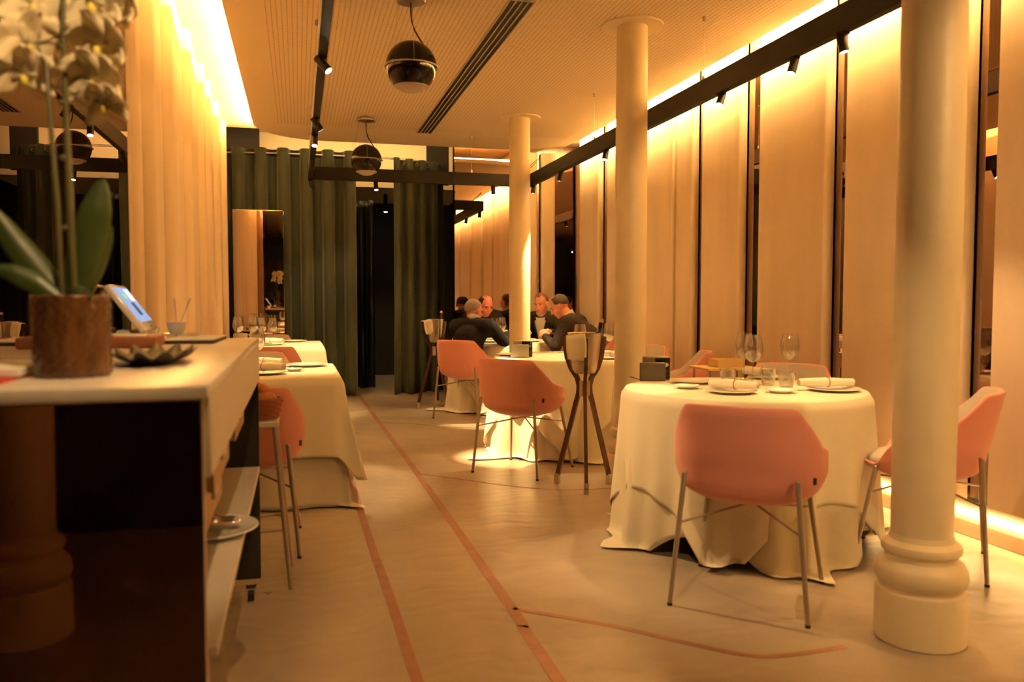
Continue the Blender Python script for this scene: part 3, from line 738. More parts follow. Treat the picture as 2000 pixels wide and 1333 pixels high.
# ================================================================== ICE BUCKET STANDS
def bucket_stand(x, y, rz, tag_):
    t = thing('ice_bucket_stand', tag_[0], 'ice bucket stand', (x, y, 0), rz)
    for k in range(3):
        a = R_(-90+120*k); c, s = math.cos(a), math.sin(a)
        prof = [(.205, .03), (.16, .20), (.088, .46), (.062, .56), (.042, .63), (.040, .68), (.055, .73), (.10, .79), (.128, .86), (.140, .93), (.152, 1.0)]
        prof = [(r, z*.985) for r, z in prof]
        rows = []
        for i, (r, z) in enumerate(prof):
            d = Vector((prof[min(i+1, 10)][0]-prof[max(i-1, 0)][0], 0, prof[min(i+1, 10)][1]-prof[max(i-1, 0)][1])).normalized()
            nx, nz = d.z, -d.x; w_, h_ = .011, .014
            q = []
            for u, v in ((-1, -1), (1, -1), (1, 1), (-1, 1)):
                rr = r+nx*u*h_; zz = z+nz*u*h_; q.append((rr*c - v*w_*s, rr*s + v*w_*c, zz))
            rows.append(q)
        lg = MB().grid(rows, True, True, True).build('leg', 'darkwood', t, ang=35)
        MB().box((.200*c, .200*s, .034), (.034, .034, .07), rot=(0, 0, a), bev=.002).build('steel_cap', 'brushed', lg, smooth=False)
    MB().lathe([(.034, .60), (.034, .70)], 6).build('hub_plate', 'brushed', t)
    b = thing('ice_bucket', tag_[1], 'ice bucket', (x, y, .745), rz)
    pr = [(.04, 0), (.066, .006), (.082, .03), (.094, .11), (.110, .262), (.114, .268), (.107, .266), (.09, .11), (.075, .03), (.02, .02)]
    MB().lathe(pr, 40).build('bucket_body', 'steel', b)
    bo = thing('wine_bottle', tag_[2], 'bottle', (x+.05, y+.01, .80), rz)
    d = Vector((.22, .05, .97)).normalized()
    MB().tube([d*0, d*.17, d*.20, d*.225, d*.29], [.037, .037, .028, .015, .013], 20).build('bottle_body', 'blackgloss', bo)
    MB().tube([d*.285, d*.31], .0165, 16).build('foil_cap', 'brushed', bo)
    n = thing('napkin', tag_[3], 'napkin', (x-.108, y-.125, .985), rz)
    rows = []                                   # folded square hanging over the rim, thick and slightly wavy
    for i in range(13):
        u = i/12
        hw = .058+.006*math.sin(3*u)
        yy = .03 if i == 0 else (.0 if i == 1 else -.012-.018*u)
        z_ = (.012, .022)[i] if i < 2 else .02-.145*(i-1)/11
        th = .012 if i < 11 else .008
        rows.append([(hw*math.copysign(abs(math.cos(a))**.35, math.cos(a))+.010*u, yy+th*math.copysign(abs(math.sin(a))**.7, math.sin(a))+.006*math.sin(5*math.cos(a)+2*u), z_+.010*math.cos(a)+.004*math.sin(6*math.cos(a))) for a in [2*PI*k/32 for k in range(32)]])
    MB().grid(rows, True, True, True).build('folded_cloth', 'cloth', n, ang=60)
    MB().box((.012, -.022, -.128), (.085, .016, .03), rot=(0, .06, 0), bev=.007, seg=3).build('under_fold', 'cloth', n)
bucket_stand(1.80, 5.03, R_(-16), ('dark wooden three-legged ice bucket stand between the two right round tables', 'hammered steel ice bucket cradled in the near wooden stand', 'dark wine bottle leaning in the near ice bucket', 'white napkin folded over the rim of the near ice bucket'))
bucket_stand(1.50, 9.25, R_(40), ('dark wooden ice bucket stand behind the grey-haired man, by the green curtain', 'steel ice bucket in the far stand by the curtain', 'dark bottle in the far ice bucket', 'cream napkin standing out of the far ice bucket'))

# side table behind the near round table
t = thing('side_table', 'small wooden service table behind the glasses, against the wall panels', 'side table', (2.93, 5.25, 0))
MB().box((0, 0, .745), (.40, .30, .016), bev=.003).build('table_top', 'yellowb', t, smooth=False)
for sx in (-1, 1):
    for sy in (-1, 1): MB().tube([(sx*.19, sy*.14, 0), (sx*.17, sy*.12, .737)], .009, 8).build('leg', 'legmetal', t)
t = thing('wooden_box', 'low open yellow wooden box on the small service table', 'box', (2.93, 5.22, .754))
for cx_, cy_, dx, dy in ((0, -.07, .21, .008), (0, .07, .21, .008), (-.10, 0, .008, .132), (.10, 0, .008, .132)):
    MB().box((cx_, cy_, .028), (dx, dy, .056), bev=.001).build('side_panel', 'yellowb', t, smooth=False)
MB().box((0, 0, .003), (.19, .13, .006)).build('bottom_panel', 'yellowb', t, smooth=False)

# ================================================================== TROLLEY COUNTER
t = thing('service_trolley', 'marble-topped service trolley with a black glass front, in the left foreground', 'trolley', (0, 0, 0))
CX0, CX1, CY0, CY1, CZ = -.64, -.160, 1.565, 3.555, 1.067
MB().box(((CX0+CX1)/2, (CY0+CY1)/2, CZ-.0125), (CX1-CX0, CY1-CY0, .025), bev=.003).build('marble_top', 'marble', t)
MB().box((CX1-.008, (CY0+CY1)/2+.012, CZ-.10), (.014, CY1-CY0-.05, .15)).build('side_apron', 'fascia', t, smooth=False)
MB().box(((CX0+CX1)/2-.006, CY0+.008, .55), (CX1-CX0-.012, .012, .984), bev=.002).build('front_panel', 'blackglass', t, smooth=False)
MB().box(((CX0+CX1)/2-.006, CY0+.026, .55), (CX1-CX0-.012, .022, .984)).build('front_backing', 'fascia', t, smooth=False)
e = MB().box(((CX0+CX1)/2, CY1-.012, .535), (CX1-CX0-.01, .014, .955), bev=.002).build('end_panel', 'blackmat', t, smooth=False)
MB().box((-.38, (CY0+CY1)/2, .546-.01), (.44, 1.80, .02), bev=.002).build('shelf', 'marble', t, smooth=False)
MB().box((CX0+.01, (CY0+CY1)/2, .55), (.016, CY1-CY0-.06, .98)).build('wall_side_panel', 'wood', t, smooth=False)
MB().box((-.42, 2.95, .87), (.40, .9, .016)).build('upper_shelf', 'wood', t, smooth=False)
for k, (yy, zz, ox) in enumerate(((2.08, .845, .0), (2.08, .75, -.02), (2.85, .83, -.01))):
    d = MB(); w_ = .42
    for c_, s_ in (((-.40+ox, yy-.2, zz), (.42, .012, .075)), ((-.40+ox, yy+.2, zz), (.42, .012, .075)), ((-.19+ox, yy, zz), (.014, .41, .085)), ((-.40+ox, yy, zz-.035), (.42, .40, .006))): d.box(c_, s_)
    dd = d.build('drawer', 'wood', t, smooth=False)
    MB().box((-.18+ox, yy, zz+.01), (.008, .10, .02), bev=.002).build('handle', 'brushed', dd)
for x, y in ((-.20, 3.44), (-.58, 3.44), (-.20, 1.68), (-.58, 1.68)):
    c_ = MB().tube([(x-.012, y, .03), (x+.012, y, .03)], .029, 20).build('caster', 'blackmat', t)
    MB().box((x, y, .055), (.04, .045, .006)).box((x-.018, y, .045), (.003, .03, .035)).box((x+.018, y, .045), (.003, .03, .035)).build('fork', 'chrome', c_, smooth=False)
plate(-.26, 2.50, .14, 'white plate with cutlery on the lower shelf of the trolley', z=.547)
for k, (dx, rz) in enumerate(((.0, .5), (.06, .8))):
    tt = thing('serving_spoon', ('shiny serving spoon on the trolley shelf plate, left one', 'shiny serving spoon on the trolley shelf plate, right one')[k], 'spoon', (-.26+dx, 2.50, .570), rz)
    MB().ell((0, 0, .01), (.024, .035, .010), 16, 8).build('bowl', 'chrome', tt)
    MB().tube([(0, .03, .012), (0, .09, .016), (0, .16, .024)], [.005, .003, .005], 8).build('handle', 'chrome', tt)

# ---- things on the marble top
def vase():
    t = thing('potted_orchid', 'white orchid in a textured brown glass pot on the marble trolley top', 'potted orchid', (-.445, 1.835, CZ))
    rows = []; seg = 96; nz = 30; R = .0715; Hh = .165
    rnd = random.Random(4)
    for k in range(nz+1):
        z = Hh*k/nz; row = []
        for j in range(seg):
            a = 2*PI*j/seg; b = .0018*(math.sin(18*a+.7*math.sin(k*.9))*math.sin(k*1.5+2*math.sin(3*a))) + .0008*rnd.random()
            r = R+b-(.006 if k == 0 else 0); row.append((r*math.cos(a), r*math.sin(a), z))
        rows.append(row)
    for r, z in ((R-.006, Hh), (R-.006, Hh-.03)): rows.append([(r*math.cos(2*PI*j/seg), r*math.sin(2*PI*j/seg), z) for j in range(seg)])
    mt = mat('textured_pot_glass', (.115, .05, .016), .16, bump=1.0, bscale=45, var=.45, vscale=38, coat=.4, stretch=(1, 1, .3))
    MB().grid(rows, True, True, True).build('glass_pot', mt, t, ang=180)
    MB().lathe([(.064, Hh-.028), (.05, Hh-.018), (.002, Hh-.014)], 24).build('bark', 'soil', t)
    stem = [(.006, 0, .14), (.004, .0, .25), (.002, 0, .37), (.0, 0, .48), (-.002, 0, .60), (-.002, 0, .72), (.0, 0, .80)]
    s = MB().tube(stem, [.007, .007, .007, .006, .0055, .005, .005], 10)
    s.tube([(-.014, -.01, .14), (-.018, -.01, .35), (-.028, -.01, .52), (-.032, -.008, .62), (-.05, 0, .66)], [.005, .005, .005, .0035, .0025], 8)
    for z in (.30, .44, .55, .66): s.ell((-.008, 0, z), (.008, .008, .006), 10, 6)
    s.build('flower_stem', 'stem', t)
    def leaf(pts, w_, droop=0):
        rows = []; P = [Vector(p) for p in pts]; Q = []
        for i in range(len(P)-1):
            for k in range(8): Q.append(P[i].lerp(P[i+1], k/8))
        Q.append(P[-1]); n = len(Q)-1
        for i, p in enumerate(Q):
            u = i/n; ww = w_*(math.sin(PI*min(1, .12+u*.88))**.6)*(1 if u < .97 else .4)
            d = (Q[min(i+1, n)]-Q[max(i-1, 0)]).normalized(); sd = d.cross(Vector((.25, -1, .2))).normalized(); nn = sd.cross(d)
            rows.append([p+sd*ww*v+nn*(-abs(v)**1.5*ww*.35) for v in (-1, -.7, -.35, 0, .35, .7, 1)])
        o = MB().grid(rows).build('leaf', 'leaf', t, ang=180); md = o.modifiers.new('thick', 'SOLIDIFY'); md.thickness = .003
    leaf([(0, 0, .15), (.02, .0, .22), (.05, .0, .34), (.062, .01, .405)], .034)
    leaf([(.01, .01, .15), (.035, .02, .22), (.055, .02, .28), (.07, .02, .315)], .024)
    leaf([(-.01, 0, .15), (-.05, .0, .20), (-.10, .0, .27), (-.145, .0, .345)], .030)
    leaf([(-.01, -.02, .15), (-.06, -.02, .19), (-.10, -.02, .21), (-.14, -.02, .22)], .022)
    leaf([(.01, -.02, .15), (.02, -.04, .165), (.05, -.06, .16)], .02)
    def bloom(x, y, z, rx, rz, sc):
        sc *= 1.3
        R3 = Euler((rx, 0, rz)).to_matrix(); mb = MB()
        def petal(a, L, W, cup):
            rows = []
            for i in range(9):
                u = i/8; ww = W*math.sin(PI*(.06+.90*u))**.7
                row = []
                for v in (-1, -.6, -.2, .2, .6, 1):
                    pz = L*u; px = ww*v; py = -cup*u*u*L + .18*ww*v*v + .004*math.sin(6*u+4*v)
                    qx = px*math.cos(a)+pz*math.sin(a); qz = -px*math.sin(a)+pz*math.cos(a)
                    row.append(Vector((x, y, z))+R3 @ (Vector((qx, py, qz))*sc))
                rows.append(row)
            mb.grid(rows)
        for a in (0, 2.15, -2.15): petal(a, .052, .018, .35)
        for a in (1.12, -1.12): petal(a, .050, .031, .25)
        o = mb.build('blossom', 'petal', t, ang=180); md = o.modifiers.new('thick', 'SOLIDIFY'); md.thickness = .0012
        lm = MB().ell(Vector((x, y, z))+R3 @ Vector((0, -.010, -.008))*sc, (.008, .010, .012), 10, 6); lm.build('lip', 'petalc', o)
        MB().tube([(x, y, z), ((x-.006)*.5, y*.5+.01, z+.012), (-.007, 0, z+.022)], .0018, 6).build('pedicel', 'stem', o)
    for b in [(-.055, -.01, .735, .15, .5, 1.05), (-.066, .0, .66, .3, .7, 1.05), (-.078, .01, .605, .6, .3, .95),
              (.055, .0, .750, .2, -.3, 1.05), (.096, .01, .745, .1, -.7, 1.0), (.066, -.01, .665, .35, -.5, 1.05), (.050, .0, .60, .5, -.3, 1.0),
              (.070, .01, .555, .7, -.5, .85)]: bloom(*b)
vase()
# scalloped black dish
t = thing('scalloped_dish', 'black wavy-rimmed dish right of the orchid pot', 'dish', (-.345, 2.18, CZ))
rows = []
for r, z, wv in ((.045, 0, 0), (.06, .002, .002), (.085, .014, .008), (.112, .026, .016), (.113, .029, .016), (.088, .018, .008), (.06, .006, .002), (.01, .005, 0)):
    rows.append([((r+wv*.6*math.sin(11*a))*math.cos(a)*.8, (r+wv*.6*math.sin(11*a))*math.sin(a)*1.75, z+wv*.55*(math.sin(11*a))) for a in [2*PI*k/132 for k in range(132)]])
MB().grid(rows, True, True, True).build('dish_body', 'blackmat', t, ang=180)
# leather tray with papers
t = thing('leather_tray', 'tan padded leather tray on the counter between terminal and black folder', 'tray', (-.545, 2.96, CZ))
MB().box((0, 0, .019), (.19, .19, .038), bev=.008, seg=3).build('tray_body', 'leather', t)
MB().box((-.01, 0, .040), (.12, .14, .004), rot=(0, .03, .1), bev=.001).build('paper_slips', 'paper', t, smooth=False)
t = thing('menu_folder', 'flat black folder holding cream sheets on the far half of the counter', 'folder', (-.372, 3.29, CZ), R_(-2))
MB().box((0, 0, .006), (.17, .38, .012), bev=.002).build('cover', 'blackmat', t)
MB().box((.004, .0, .0145), (.16, .37, .005), bev=.001).build('cream_sheets', 'paper', t, smooth=False)
# payment terminal: tilted white tablet with blue screen
t = thing('payment_terminal', 'white point-of-sale tablet with blue screen tilted on the counter', 'terminal', (-.582, 3.21, CZ), 0)
tz = Euler((R_(-38), 0, R_(90))).to_matrix()
def tb(c, d, bev=.004):
    mb = MB().box(c, d, bev=bev); mb.v = [tuple(tz @ Vector(v)+Vector((0, 0, .125))) for v in mb.v]; return mb
tz = Matrix.Rotation(R_(-36), 3, 'Y')
tb((0, 0, 0), (.022, .27, .20), .008).build('housing', 'porc', t)
scr = emit('blue_screen', (.16, .36, .85), .2)
tb((.0125, .0, .010), (.002, .236, .148), .0005).build('screen', scr, t, smooth=False)
bars = MB()
for k in range(4):
    b = tb((.0142, -.02+.016*k, -.01), (.001, .006, .055), 0); bars.add(b.v, b.f)
bars.build('screen_bars', 'blackmat', t, smooth=False)
tb((.0142, -.03, .045), (.001, .03, .018), 0).build('screen_button', emit('green_button', (.1, .7, .1), .3), t, smooth=False)
tb((.0142, .06, .05), (.001, .07, .05), 0).build('screen_picture', emit('white_tile', (.8, .75, .8), .25), t, smooth=False)
tb((.013, .0, -.085), (.003, .02, .012), .001).build('home_button', 'chrome', t)
MB().box((.0, 0, .025), (.085, .16, .05), bev=.012, seg=3).build('stand_foot', 'porc', t)
# butter bowl, sauce bowl on a glass plate
o = MB().lathe([(.05, 0), (.06, .002), (.072, .008), (.074, .011), (.06, .006), (.002, .005)], 40).build('glass_plate', 'glass_rib', None); o.location = (-.435, 3.38, CZ+.0172); tag(o, 'clear glass plate under the sauce bowl on the counter', 'plate')
for x, y, lb, fill, nm in ((-.575, 3.46, 'white bowl heaped with pale butter left of the sauce bowl', 'butter', 'butter_bowl'), (-.455, 3.38, 'white bowl of red sauce with two spoons sticking up', 'sauce', 'sauce_bowl')):
    z0 = CZ if nm == 'butter_bowl' else CZ+.024
    t = thing(nm, lb, 'bowl', (x, y, z0))
    k = 1.12 if nm == 'butter_bowl' else .85
    MB().lathe([(.026*k, 0), (.030*k, .002), (.042*k, .045), (.044*k, .048), (.041*k, .046), (.028*k, .01), (.002, .008)], 32).build('bowl_body', 'porc', t)
    MB().ell((0, 0, .040), (.037*k, .037*k, .022 if fill == 'butter' else .010), 20, 8).build('filling', fill, t)
for k, (dx, tx) in enumerate(((0, -.006), (.012, .04))):
    t = thing('teaspoon', ('teaspoon standing upright in the sauce bowl', 'teaspoon leaning right in the sauce bowl')[k], 'spoon', (-.455+dx, 3.38, CZ+.062))
    MB().tube([(0, 0, 0), (tx*.5, 0, .05), (tx, 0, .10)], [.002, .0018, .0035], 8).build('handle', 'brushed', t)
    MB().ell((0, 0, -.008), (.008, .011, .004), 10, 6).build('bowl', 'brushed', t)
t = thing('paper_stack', 'stack of yellowish papers with a red edge left of the orchid pot', 'papers', (-.585, 1.86, CZ))
MB().box((0, -.02, .003), (.11, .30, .006)).build('red_sheet', 'red', t, smooth=False)
MB().box((.0, .03, .014), (.115, .26, .015), rot=(0, 0, .04), bev=.002).build('paper_pile', 'paper', t, smooth=False)

# ---- small stool with bread basket
t = thing('tall_stool', 'small metal-legged stand holding the bread basket behind the trolley', 'stool', (-.220, 3.69, 0))
MB().box((0, 0, .70), (.27, .26, .022), bev=.003).build('stand_top', 'marble', t, smooth=False)
for sx in (-1, 1):
    for sy in (-1, 1): MB().tube([(sx*.175, sy*.15, 0), (sx*.115, sy*.10, .69)], .010, 10).build('leg', 'legmetal', t)
MB().tube([(-.155, -.13, .25), (.155, -.13, .25)], .006, 8).tube([(-.155, .13, .25), (.155, .13, .25)], .006, 8).build('stretcher', 'legmetal', t)
t = thing('bread_basket', 'reddish wicker basket heaped with bread on the small stand', 'basket', (-.21, 3.70, .711))
bk = MB()
for k in range(9):
    z = .006+.010*k; r = .095+.016*k/8
    bk.tube([(1.25*(r+.003*math.sin(12*a+PI*(k % 2)))*math.cos(a), (r+.003*math.sin(12*a+PI*(k % 2)))*math.sin(a), z) for a in [2*PI*j/72 for j in range(73)]], .0058, 6, cap=False)
bk.build('woven_wall', 'wicker', t); MB().lathe([(.10, 0), (.10, .006)], 32).build('basket_floor', 'wicker', t)
BR = random.Random(3)
for k, (x, y, z, rz) in enumerate(((-.05, .0, .060, .3), (.055, .03, .082, 1.0), (.055, -.035, .088, -.3), (-.02, .03, .115, .7), (.03, -.01, .128, -.5), (-.07, -.045, .10, 1.5))):
    o = MB().ell((0, 0, 0), (.066, .037, .034), 18, 10).build('bread_roll', 'bread', None); o.location = (-.21+x, 3.70+y, .711+z); o.rotation_euler = (BR.random()*.4, BR.random()*.4, rz)
    tag(o, ['crusty bread roll low at the left in the wicker basket', 'crusty bread roll at the back of the wicker basket', 'crusty bread roll at the front right of the wicker basket', 'crusty bread roll on top at the left of the basket heap', 'topmost crusty bread roll of the basket heap', 'crusty bread roll at the left rim of the basket'][k], 'bread roll', 'bread rolls in the basket')

# dark bar cabinet behind the camera, mirrored in the trolley front
t = thing('bar_cabinet', 'dark bar cabinet behind the camera, mirrored in the trolley front', 'cabinet', (-1.2, -2.0, 0))
MB().box((0, 0, .60), (2.2, .9, 1.2), bev=.01).build('body', 'dark', t, smooth=False)
MB().box((0, 0, 1.215), (2.26, .96, .03), bev=.004).build('top', 'blackgloss', t, smooth=False)

# ================================================================== PEOPLE
def hand(mb, wrist, d, palm_n, curl=.9, side=1):
    d = Vector(d).normalized(); n = Vector(palm_n); n = (n-d*n.dot(d)).normalized(); s = d.cross(n)*side
    w = Vector(wrist)
    mb.cap(w, w+d*.05, .026, .032, 10)
    for k in range(4):
        b = w+d*.078+s*(-.030+.020*k); L = (.040, .046, .043, .034)[k]
        p1 = b+(d*math.cos(.35*curl)+n*math.sin(.35*curl))*L
        p2 = p1+(d*math.cos(1.1*curl)+n*math.sin(1.1*curl))*L*.62
        p3 = p2+(d*math.cos(1.7*curl)+n*math.sin(1.7*curl))*L*.5
        mb.cap(w+d*.035+s*(-.022+.015*k), b, .0115, .0098, 8); mb.cap(b, p1, .0098, .0088, 8); mb.cap(p1, p2, .0088, .0082, 8); mb.cap(p2, p3, .0082, .0072, 8)
    th = w+d*.025-s*.030
    t1 = th+(d*.8-s*.55+n*.45).normalized()*.038; t2 = t1+(d*.9+n*.5).normalized()*.030
    mb.cap(th, t1, .013, .011, 8); mb.cap(t1, t2, .011, .009, 8)
def ik(a, b, l1, l2, pole):
    a = Vector(a); b = Vector(b); d = b-a; L = min(d.length, (l1+l2)*.995); t = d.normalized()
    x = (l1*l1-l2*l2+L*L)/(2*L); h = math.sqrt(max(l1*l1-x*x, 0)); p = Vector(pole); p = (p-t*p.dot(t)).normalized()
    return a+t*x+p*h
def remesh(o, v, it=4, fac=.5):
    m = o.modifiers.new('skin', 'REMESH'); m.mode = 'VOXEL'; m.voxel_size = v; m.use_smooth_shade = True
    s = o.modifiers.new('soft', 'SMOOTH'); s.iterations = it; s.factor = fac
def man(loc, rz, label, neck, head_c, yaw, pitch, roll, lh, rh, suit, skin, hairstyle, hair, tie=False, collar=True, sides=1.0, fist=1.0, shirtw=.07):
    """local frame: +Y is forward, seat at z=.49, feet on the floor"""
    t = thing('person', label, 'person', loc, rz)
    pel = Vector((0, -.02, .60)); nk = Vector(neck); hc = Vector(head_c)
    sp = (nk-pel); mid = pel.lerp(nk, .5)+Vector((0, -.045, .01)); upd = sp.normalized()
    fw = Vector((1, 0, 0)).cross(upd) * -1
    fw = upd.cross(Vector((1, 0, 0))) ; fw = fw if fw.y > 0 else -fw
    sh = nk-upd*.055; SW = .185*sides
    shL = sh+Vector((-SW, 0, 0)); shR = sh+Vector((SW, 0, 0))
    elL = ik(shL, lh, .29, .26, (-.6, -.2, -.9)); elR = ik(shR, rh, .29, .26, (.6, -.2, -.9))
    HR = Euler((pitch, roll, yaw), 'XYZ').to_matrix()
    def hp(x, y, z): return hc+HR @ Vector((x, y, z))
    # body: one continuous surface
    b = MB()
    b.cap(pel+Vector((-.07, 0, -.02)), pel+Vector((.07, 0, -.02)), .10, .10); b.cap(pel, mid, .10, .10); b.cap(mid, sh-upd*.08, .10, .10)
    b.cap(shL+Vector((.06, 0, -.02)), shR+Vector((-.06, 0, -.02)), .07, .07)
    nb = nk-upd*.03; b.cap(nb, hp(0, -.015, -.06), .058, .056)
    for S, E, W in ((shL, elL, Vector(lh)), (shR, elR, Vector(rh))):
        b.cap(S, E, .048, .040); b.cap(E, W, .036, .027)
    for sx in (-1, 1):
        kn = Vector((sx*.13, .42, .50)); an = Vector((sx*.13, .38, .09))
        b.cap(pel+Vector((sx*.09, 0, -.03)), kn, .085, .06); b.cap(kn, an, .058, .038); b.cap(an+Vector((0, -.02, -.04)), an+Vector((0, .14, -.055)), .035, .03)
    hand(b, lh, (Vector(lh)-elL)+Vector((.12, .06, -.02)), (.4, 0, -.6), fist, 1)
    hand(b, rh, (Vector(rh)-elR)+Vector((-.12, .06, -.02)), (-.4, 0, -.6), fist, -1)
    def e(x, y, z, r, **k): b.ell(hp(x, y, z), r, 16, 12, rot=HR.to_euler())
    e(0, -.012, .028, (.078, .098, .094)); e(0, .022, -.035, (.064, .073, .088)); e(0, .045, -.085, (.040, .040, .036))
    e(0, .070, -.098, (.022, .018, .018)); e(-.033, .060, -.035, (.028, .028, .026)); e(.033, .060, -.035, (.028, .028, .026))
    b.cap(hp(-.034, .080, .026), hp(.034, .080, .026), .012, .012, 10)
    b.cap(hp(0, .092, .012), hp(0, .113, -.028), .009, .0135, 10); e(-.010, .102, -.030, (.010, .010, .008)); e(.010, .102, -.030, (.010, .010, .008))
    b.cap(hp(-.020, .090, -.058), hp(.020, .090, -.058), .0075, .0075, 8); b.cap(hp(-.016, .088, -.072), hp(.016, .088, -.072), .008, .008, 8)
    for sx in (-1, 1):
        e(sx*.080, -.004, -.006, (.011, .020, .031)); e(sx*.086, -.010, .006, (.008, .014, .018))
    bo = b.build('body', skin, t, ang=180); remesh(bo, .0062, 3)
    # jacket
    j = MB()
    j.cap(pel+Vector((-.07, -.01, -.04)), pel+Vector((.07, -.01, -.04)), .148, .148); j.cap(pel+Vector((0, 0, .0)), mid, .15, .158); j.cap(mid+Vector((-.035, 0, 0)), sh-upd*.09+Vector((-.05, 0, 0)), .135, .125)
    j.cap(mid+Vector((.035, 0, 0)), sh-upd*.09+Vector((.05, 0, 0)), .135, .125)
    j.cap(shL+Vector((.05, -.01, -.02)), shR+Vector((-.05, -.01, -.02)), .105, .105); j.cap(shL, sh+Vector((-.05, 0, .035)), .072, .062); j.cap(shR, sh+Vector((.05, 0, .035)), .072, .062)
    for S, E, W in ((shL, elL, Vector(lh)), (shR, elR, Vector(rh))):
        cu = E.lerp(W, .93); j.cap(S, E, .078, .060); j.cap(E, cu, .060, .043)
        j.ell(S.lerp(E, .55)+Vector((0, .01, -.01)), (.062, .068, .05), 12, 8)
    jo = j.build('jacket', suit, t, ang=180); remesh(jo, .011, 3)
    # trousers and shoes
    tr = MB()
    for sx in (-1, 1):
        kn = Vector((sx*.13, .42, .50)); an = Vector((sx*.13, .38, .12))
        tr.cap(pel+Vector((sx*.09, 0, -.035)), kn, .098, .074); tr.cap(kn, an, .072, .056)
    to = tr.build('trousers', suit, t, ang=180); remesh(to, .012, 3)
    for sx in (-1, 1):
        s_ = MB(); s_.cap((sx*.13, .345, .045), (sx*.13, .50, .038), .044, .037); so = s_.build('shoe', 'blackgloss', t, ang=180); remesh(so, .008, 2)
    # shirt front and collar
    ch = sh-upd*.09
    if collar:
        cr = []
        c0 = nk-upd*.012
        for k in range(25):
            a = 2*PI*k/24; cr.append([c0+Vector((math.cos(a)*.066, 0, 0))+fw*(math.sin(a)*.066+.008)+upd*(q-.018*math.sin(a)) for q in (-.005, .035, .062)])
        co = MB().grid(cr).build('shirt_collar', 'shirt', t, ang=180); md = co.modifiers.new('thick', 'SOLIDIFY'); md.thickness = .005
        rows = []
        for i in range(13):
            u = i/12; ww = shirtw*(1-u*.72); c_ = nk.lerp(pel, .03+u*.62)
            rr = .070+.075*sm(0, .3, u)
            base = c_ + fw*(rr+.040+.012*u) + (mid-pel.lerp(nk, .5))*math.sin(PI*min(1, .1+u*.6))*1.0
            rows.append([base+Vector((v*ww, 0, 0))-fw*(v*v*ww*.35) for v in (-1, -.6, -.2, .2, .6, 1)])
        so = MB().grid(rows).build('shirt_front', 'shirt', t, ang=180); md = so.modifiers.new('thick', 'SOLIDIFY'); md.thickness = .012
        for sd in (-1, 1):                      # lapels along the shirt opening
            lr = []
            for i in range(13):
                u = i/12; r0 = rows[i][0 if sd < 0 else 5]; lw_ = .012+.030*math.sin(PI*min(1, u*1.15+.08))
                lr.append([r0+Vector((sd*lw_*q, 0, 0))+fw*(.010-.016*q-.01*q*q) for q in (-.25, .4, 1.1)])
            lo_ = MB().grid(lr).build('lapel', suit, t, ang=180); md = lo_.modifiers.new('thick', 'SOLIDIFY'); md.thickness = .006
        if tie:
            rows = [[r[2]+fw*.008+Vector((-.008-.010*i/12, 0, 0)), r[3]+fw*.008+Vector((.008+.010*i/12, 0, 0))] for i, r in enumerate(rows)]
            ti = MB().grid(rows).build('necktie', 'tie', t, ang=180); md = ti.modifiers.new('thick', 'SOLIDIFY'); md.thickness = .008
    # hair: scalp shell, raised where hair grows and sunk elsewhere
    rows = []; nr, ns = 30, 48
    for i in range(nr+1):
        th = PI*i/nr; row = []
        for k in range(ns):
            ph = 2*PI*k/ns; dx, dy, dz = math.sin(th)*math.cos(ph), math.sin(th)*math.sin(ph), math.cos(th)
            top = sm(.55, .85, dz); front = sm(.1, .6, dy)
            low = -.25-.35*sm(.1, .9, -dy)+.35*sm(-.2, .5, dy)
            m_ = sm(low-.08, low+.08, dz)
            if dy > .25: m_ *= sm(.52-.2*(hairstyle == 'full'), .68-.2*(hairstyle == 'full'), dz) if dy > .45 or True else 1
            if hairstyle == 'bald': m_ = sm(low-.08, low+.08, dz)*(1-sm(.42, .62, dz-.30*abs(dx)))*(1-sm(.32, .46, dy))
            if hairstyle == 'patch':
                m_ = sm(low-.08, low+.08, dz)*(1-sm(.88, .95, dz*.97+dy*.22))*(1-sm(.50, .62, dy))
            if hairstyle == 'recede': m_ *= 1-sm(.25, .5, dy-.35*(abs(dx) < .3))*.9
            s_ = .90+.145*m_ + .012*math.sin(ph*17+th*9)*m_
            row.append(hp(.079*s_*dx, -.012+.099*s_*dy, .028+.096*s_*dz - (.0 if dz > 0 else .0)))
        rows.append(row)
    MB().grid(rows, True, True, True).build('hair', hair, t, ang=180)
    for sx in (-1, 1):
        MB().ell(hp(sx*.032, .0835, .006), (.013, .006, .0045), 10, 6, rot=HR.to_euler()).build('eye', 'eye', t)
        MB().tube([hp(sx*.015, .093, .024), hp(sx*.032, .094, .030), hp(sx*.050, .080, .024)], [.003, .004, .002], 6).build('eyebrow', hair, t)
    MB().ell(hp(0, .094, -.065), (.020, .006, .0045 if hairstyle != 'recede' else .007), 12, 6, rot=HR.to_euler()).build('mouth', 'lip', t)
    return t
# grey-haired man, seen from behind
man((1.735, 8.45, 0), R_(-42), 'person in a black jacket with short grey hair, sitting with back to the camera', (0, .10, 1.005), (-.03, .150, 1.112), R_(-20), R_(-12), 0,
    (-.17, .50, .86), (.20, .47, .86), 'suit1', 'skin', 'full', 'hair_grey', sides=1.15)
# balding man with tie facing camera
man((2.14, 9.83, 0), R_(-176), 'person with bald crown, dark suit and tie, leaning over a plate', (0, .20, 1.06), (0, .315, 1.165), R_(8), R_(-24), 0,
    (-.13, .42, .90), (.16, .52, .93), 'suit1', 'skin2', 'bald', 'hair_dark', tie=True)
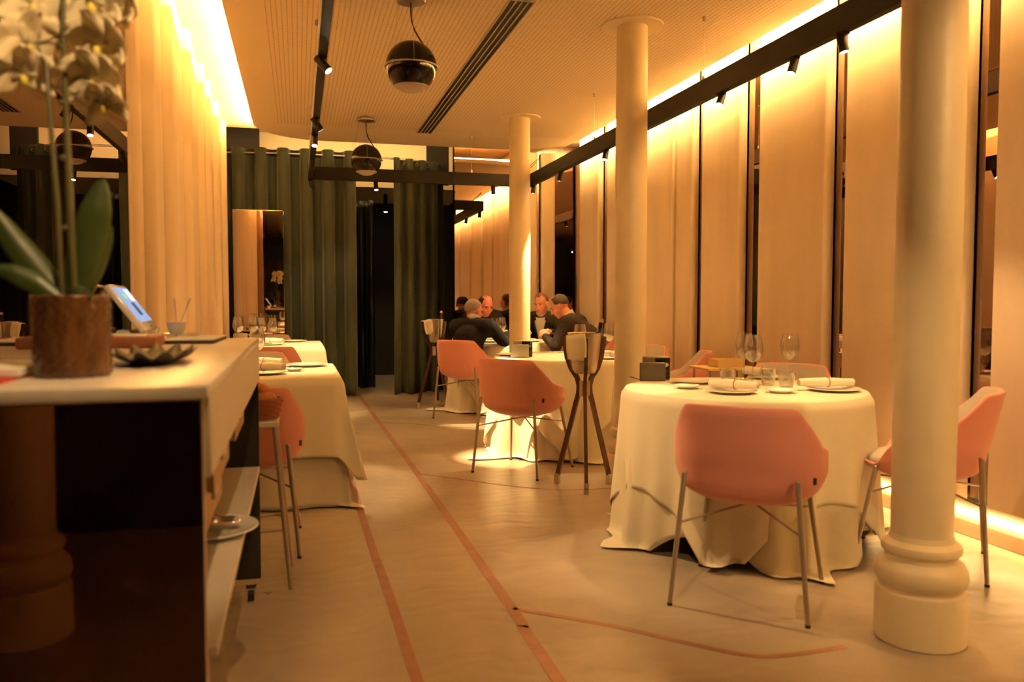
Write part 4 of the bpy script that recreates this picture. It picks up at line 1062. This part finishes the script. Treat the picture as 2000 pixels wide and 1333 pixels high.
# man in pale open shirt
man((2.90, 9.60, 0), R_(152), 'person in a dark blazer and pale open-necked shirt, speaking, right of the far column', (0, .12, 1.06), (-.01, .20, 1.19), R_(-14), R_(-15), 0,
    (-.18, .47, .86), (.15, .50, .86), 'suit2', 'skin', 'recede', 'hair_brown', shirtw=.085)
# man bending over the table
man((2.99, 8.19, 0), R_(52), 'person in a pinstripe jacket bent low over the table, dark hair with a thin crown', (0, .22, 1.045), (0, .345, 1.165), R_(22), R_(-32), R_(0),
    (-.14, .46, .84), (.12, .50, .84), 'pinstripe', 'skin', 'patch', 'hair_dark', sides=1.1)
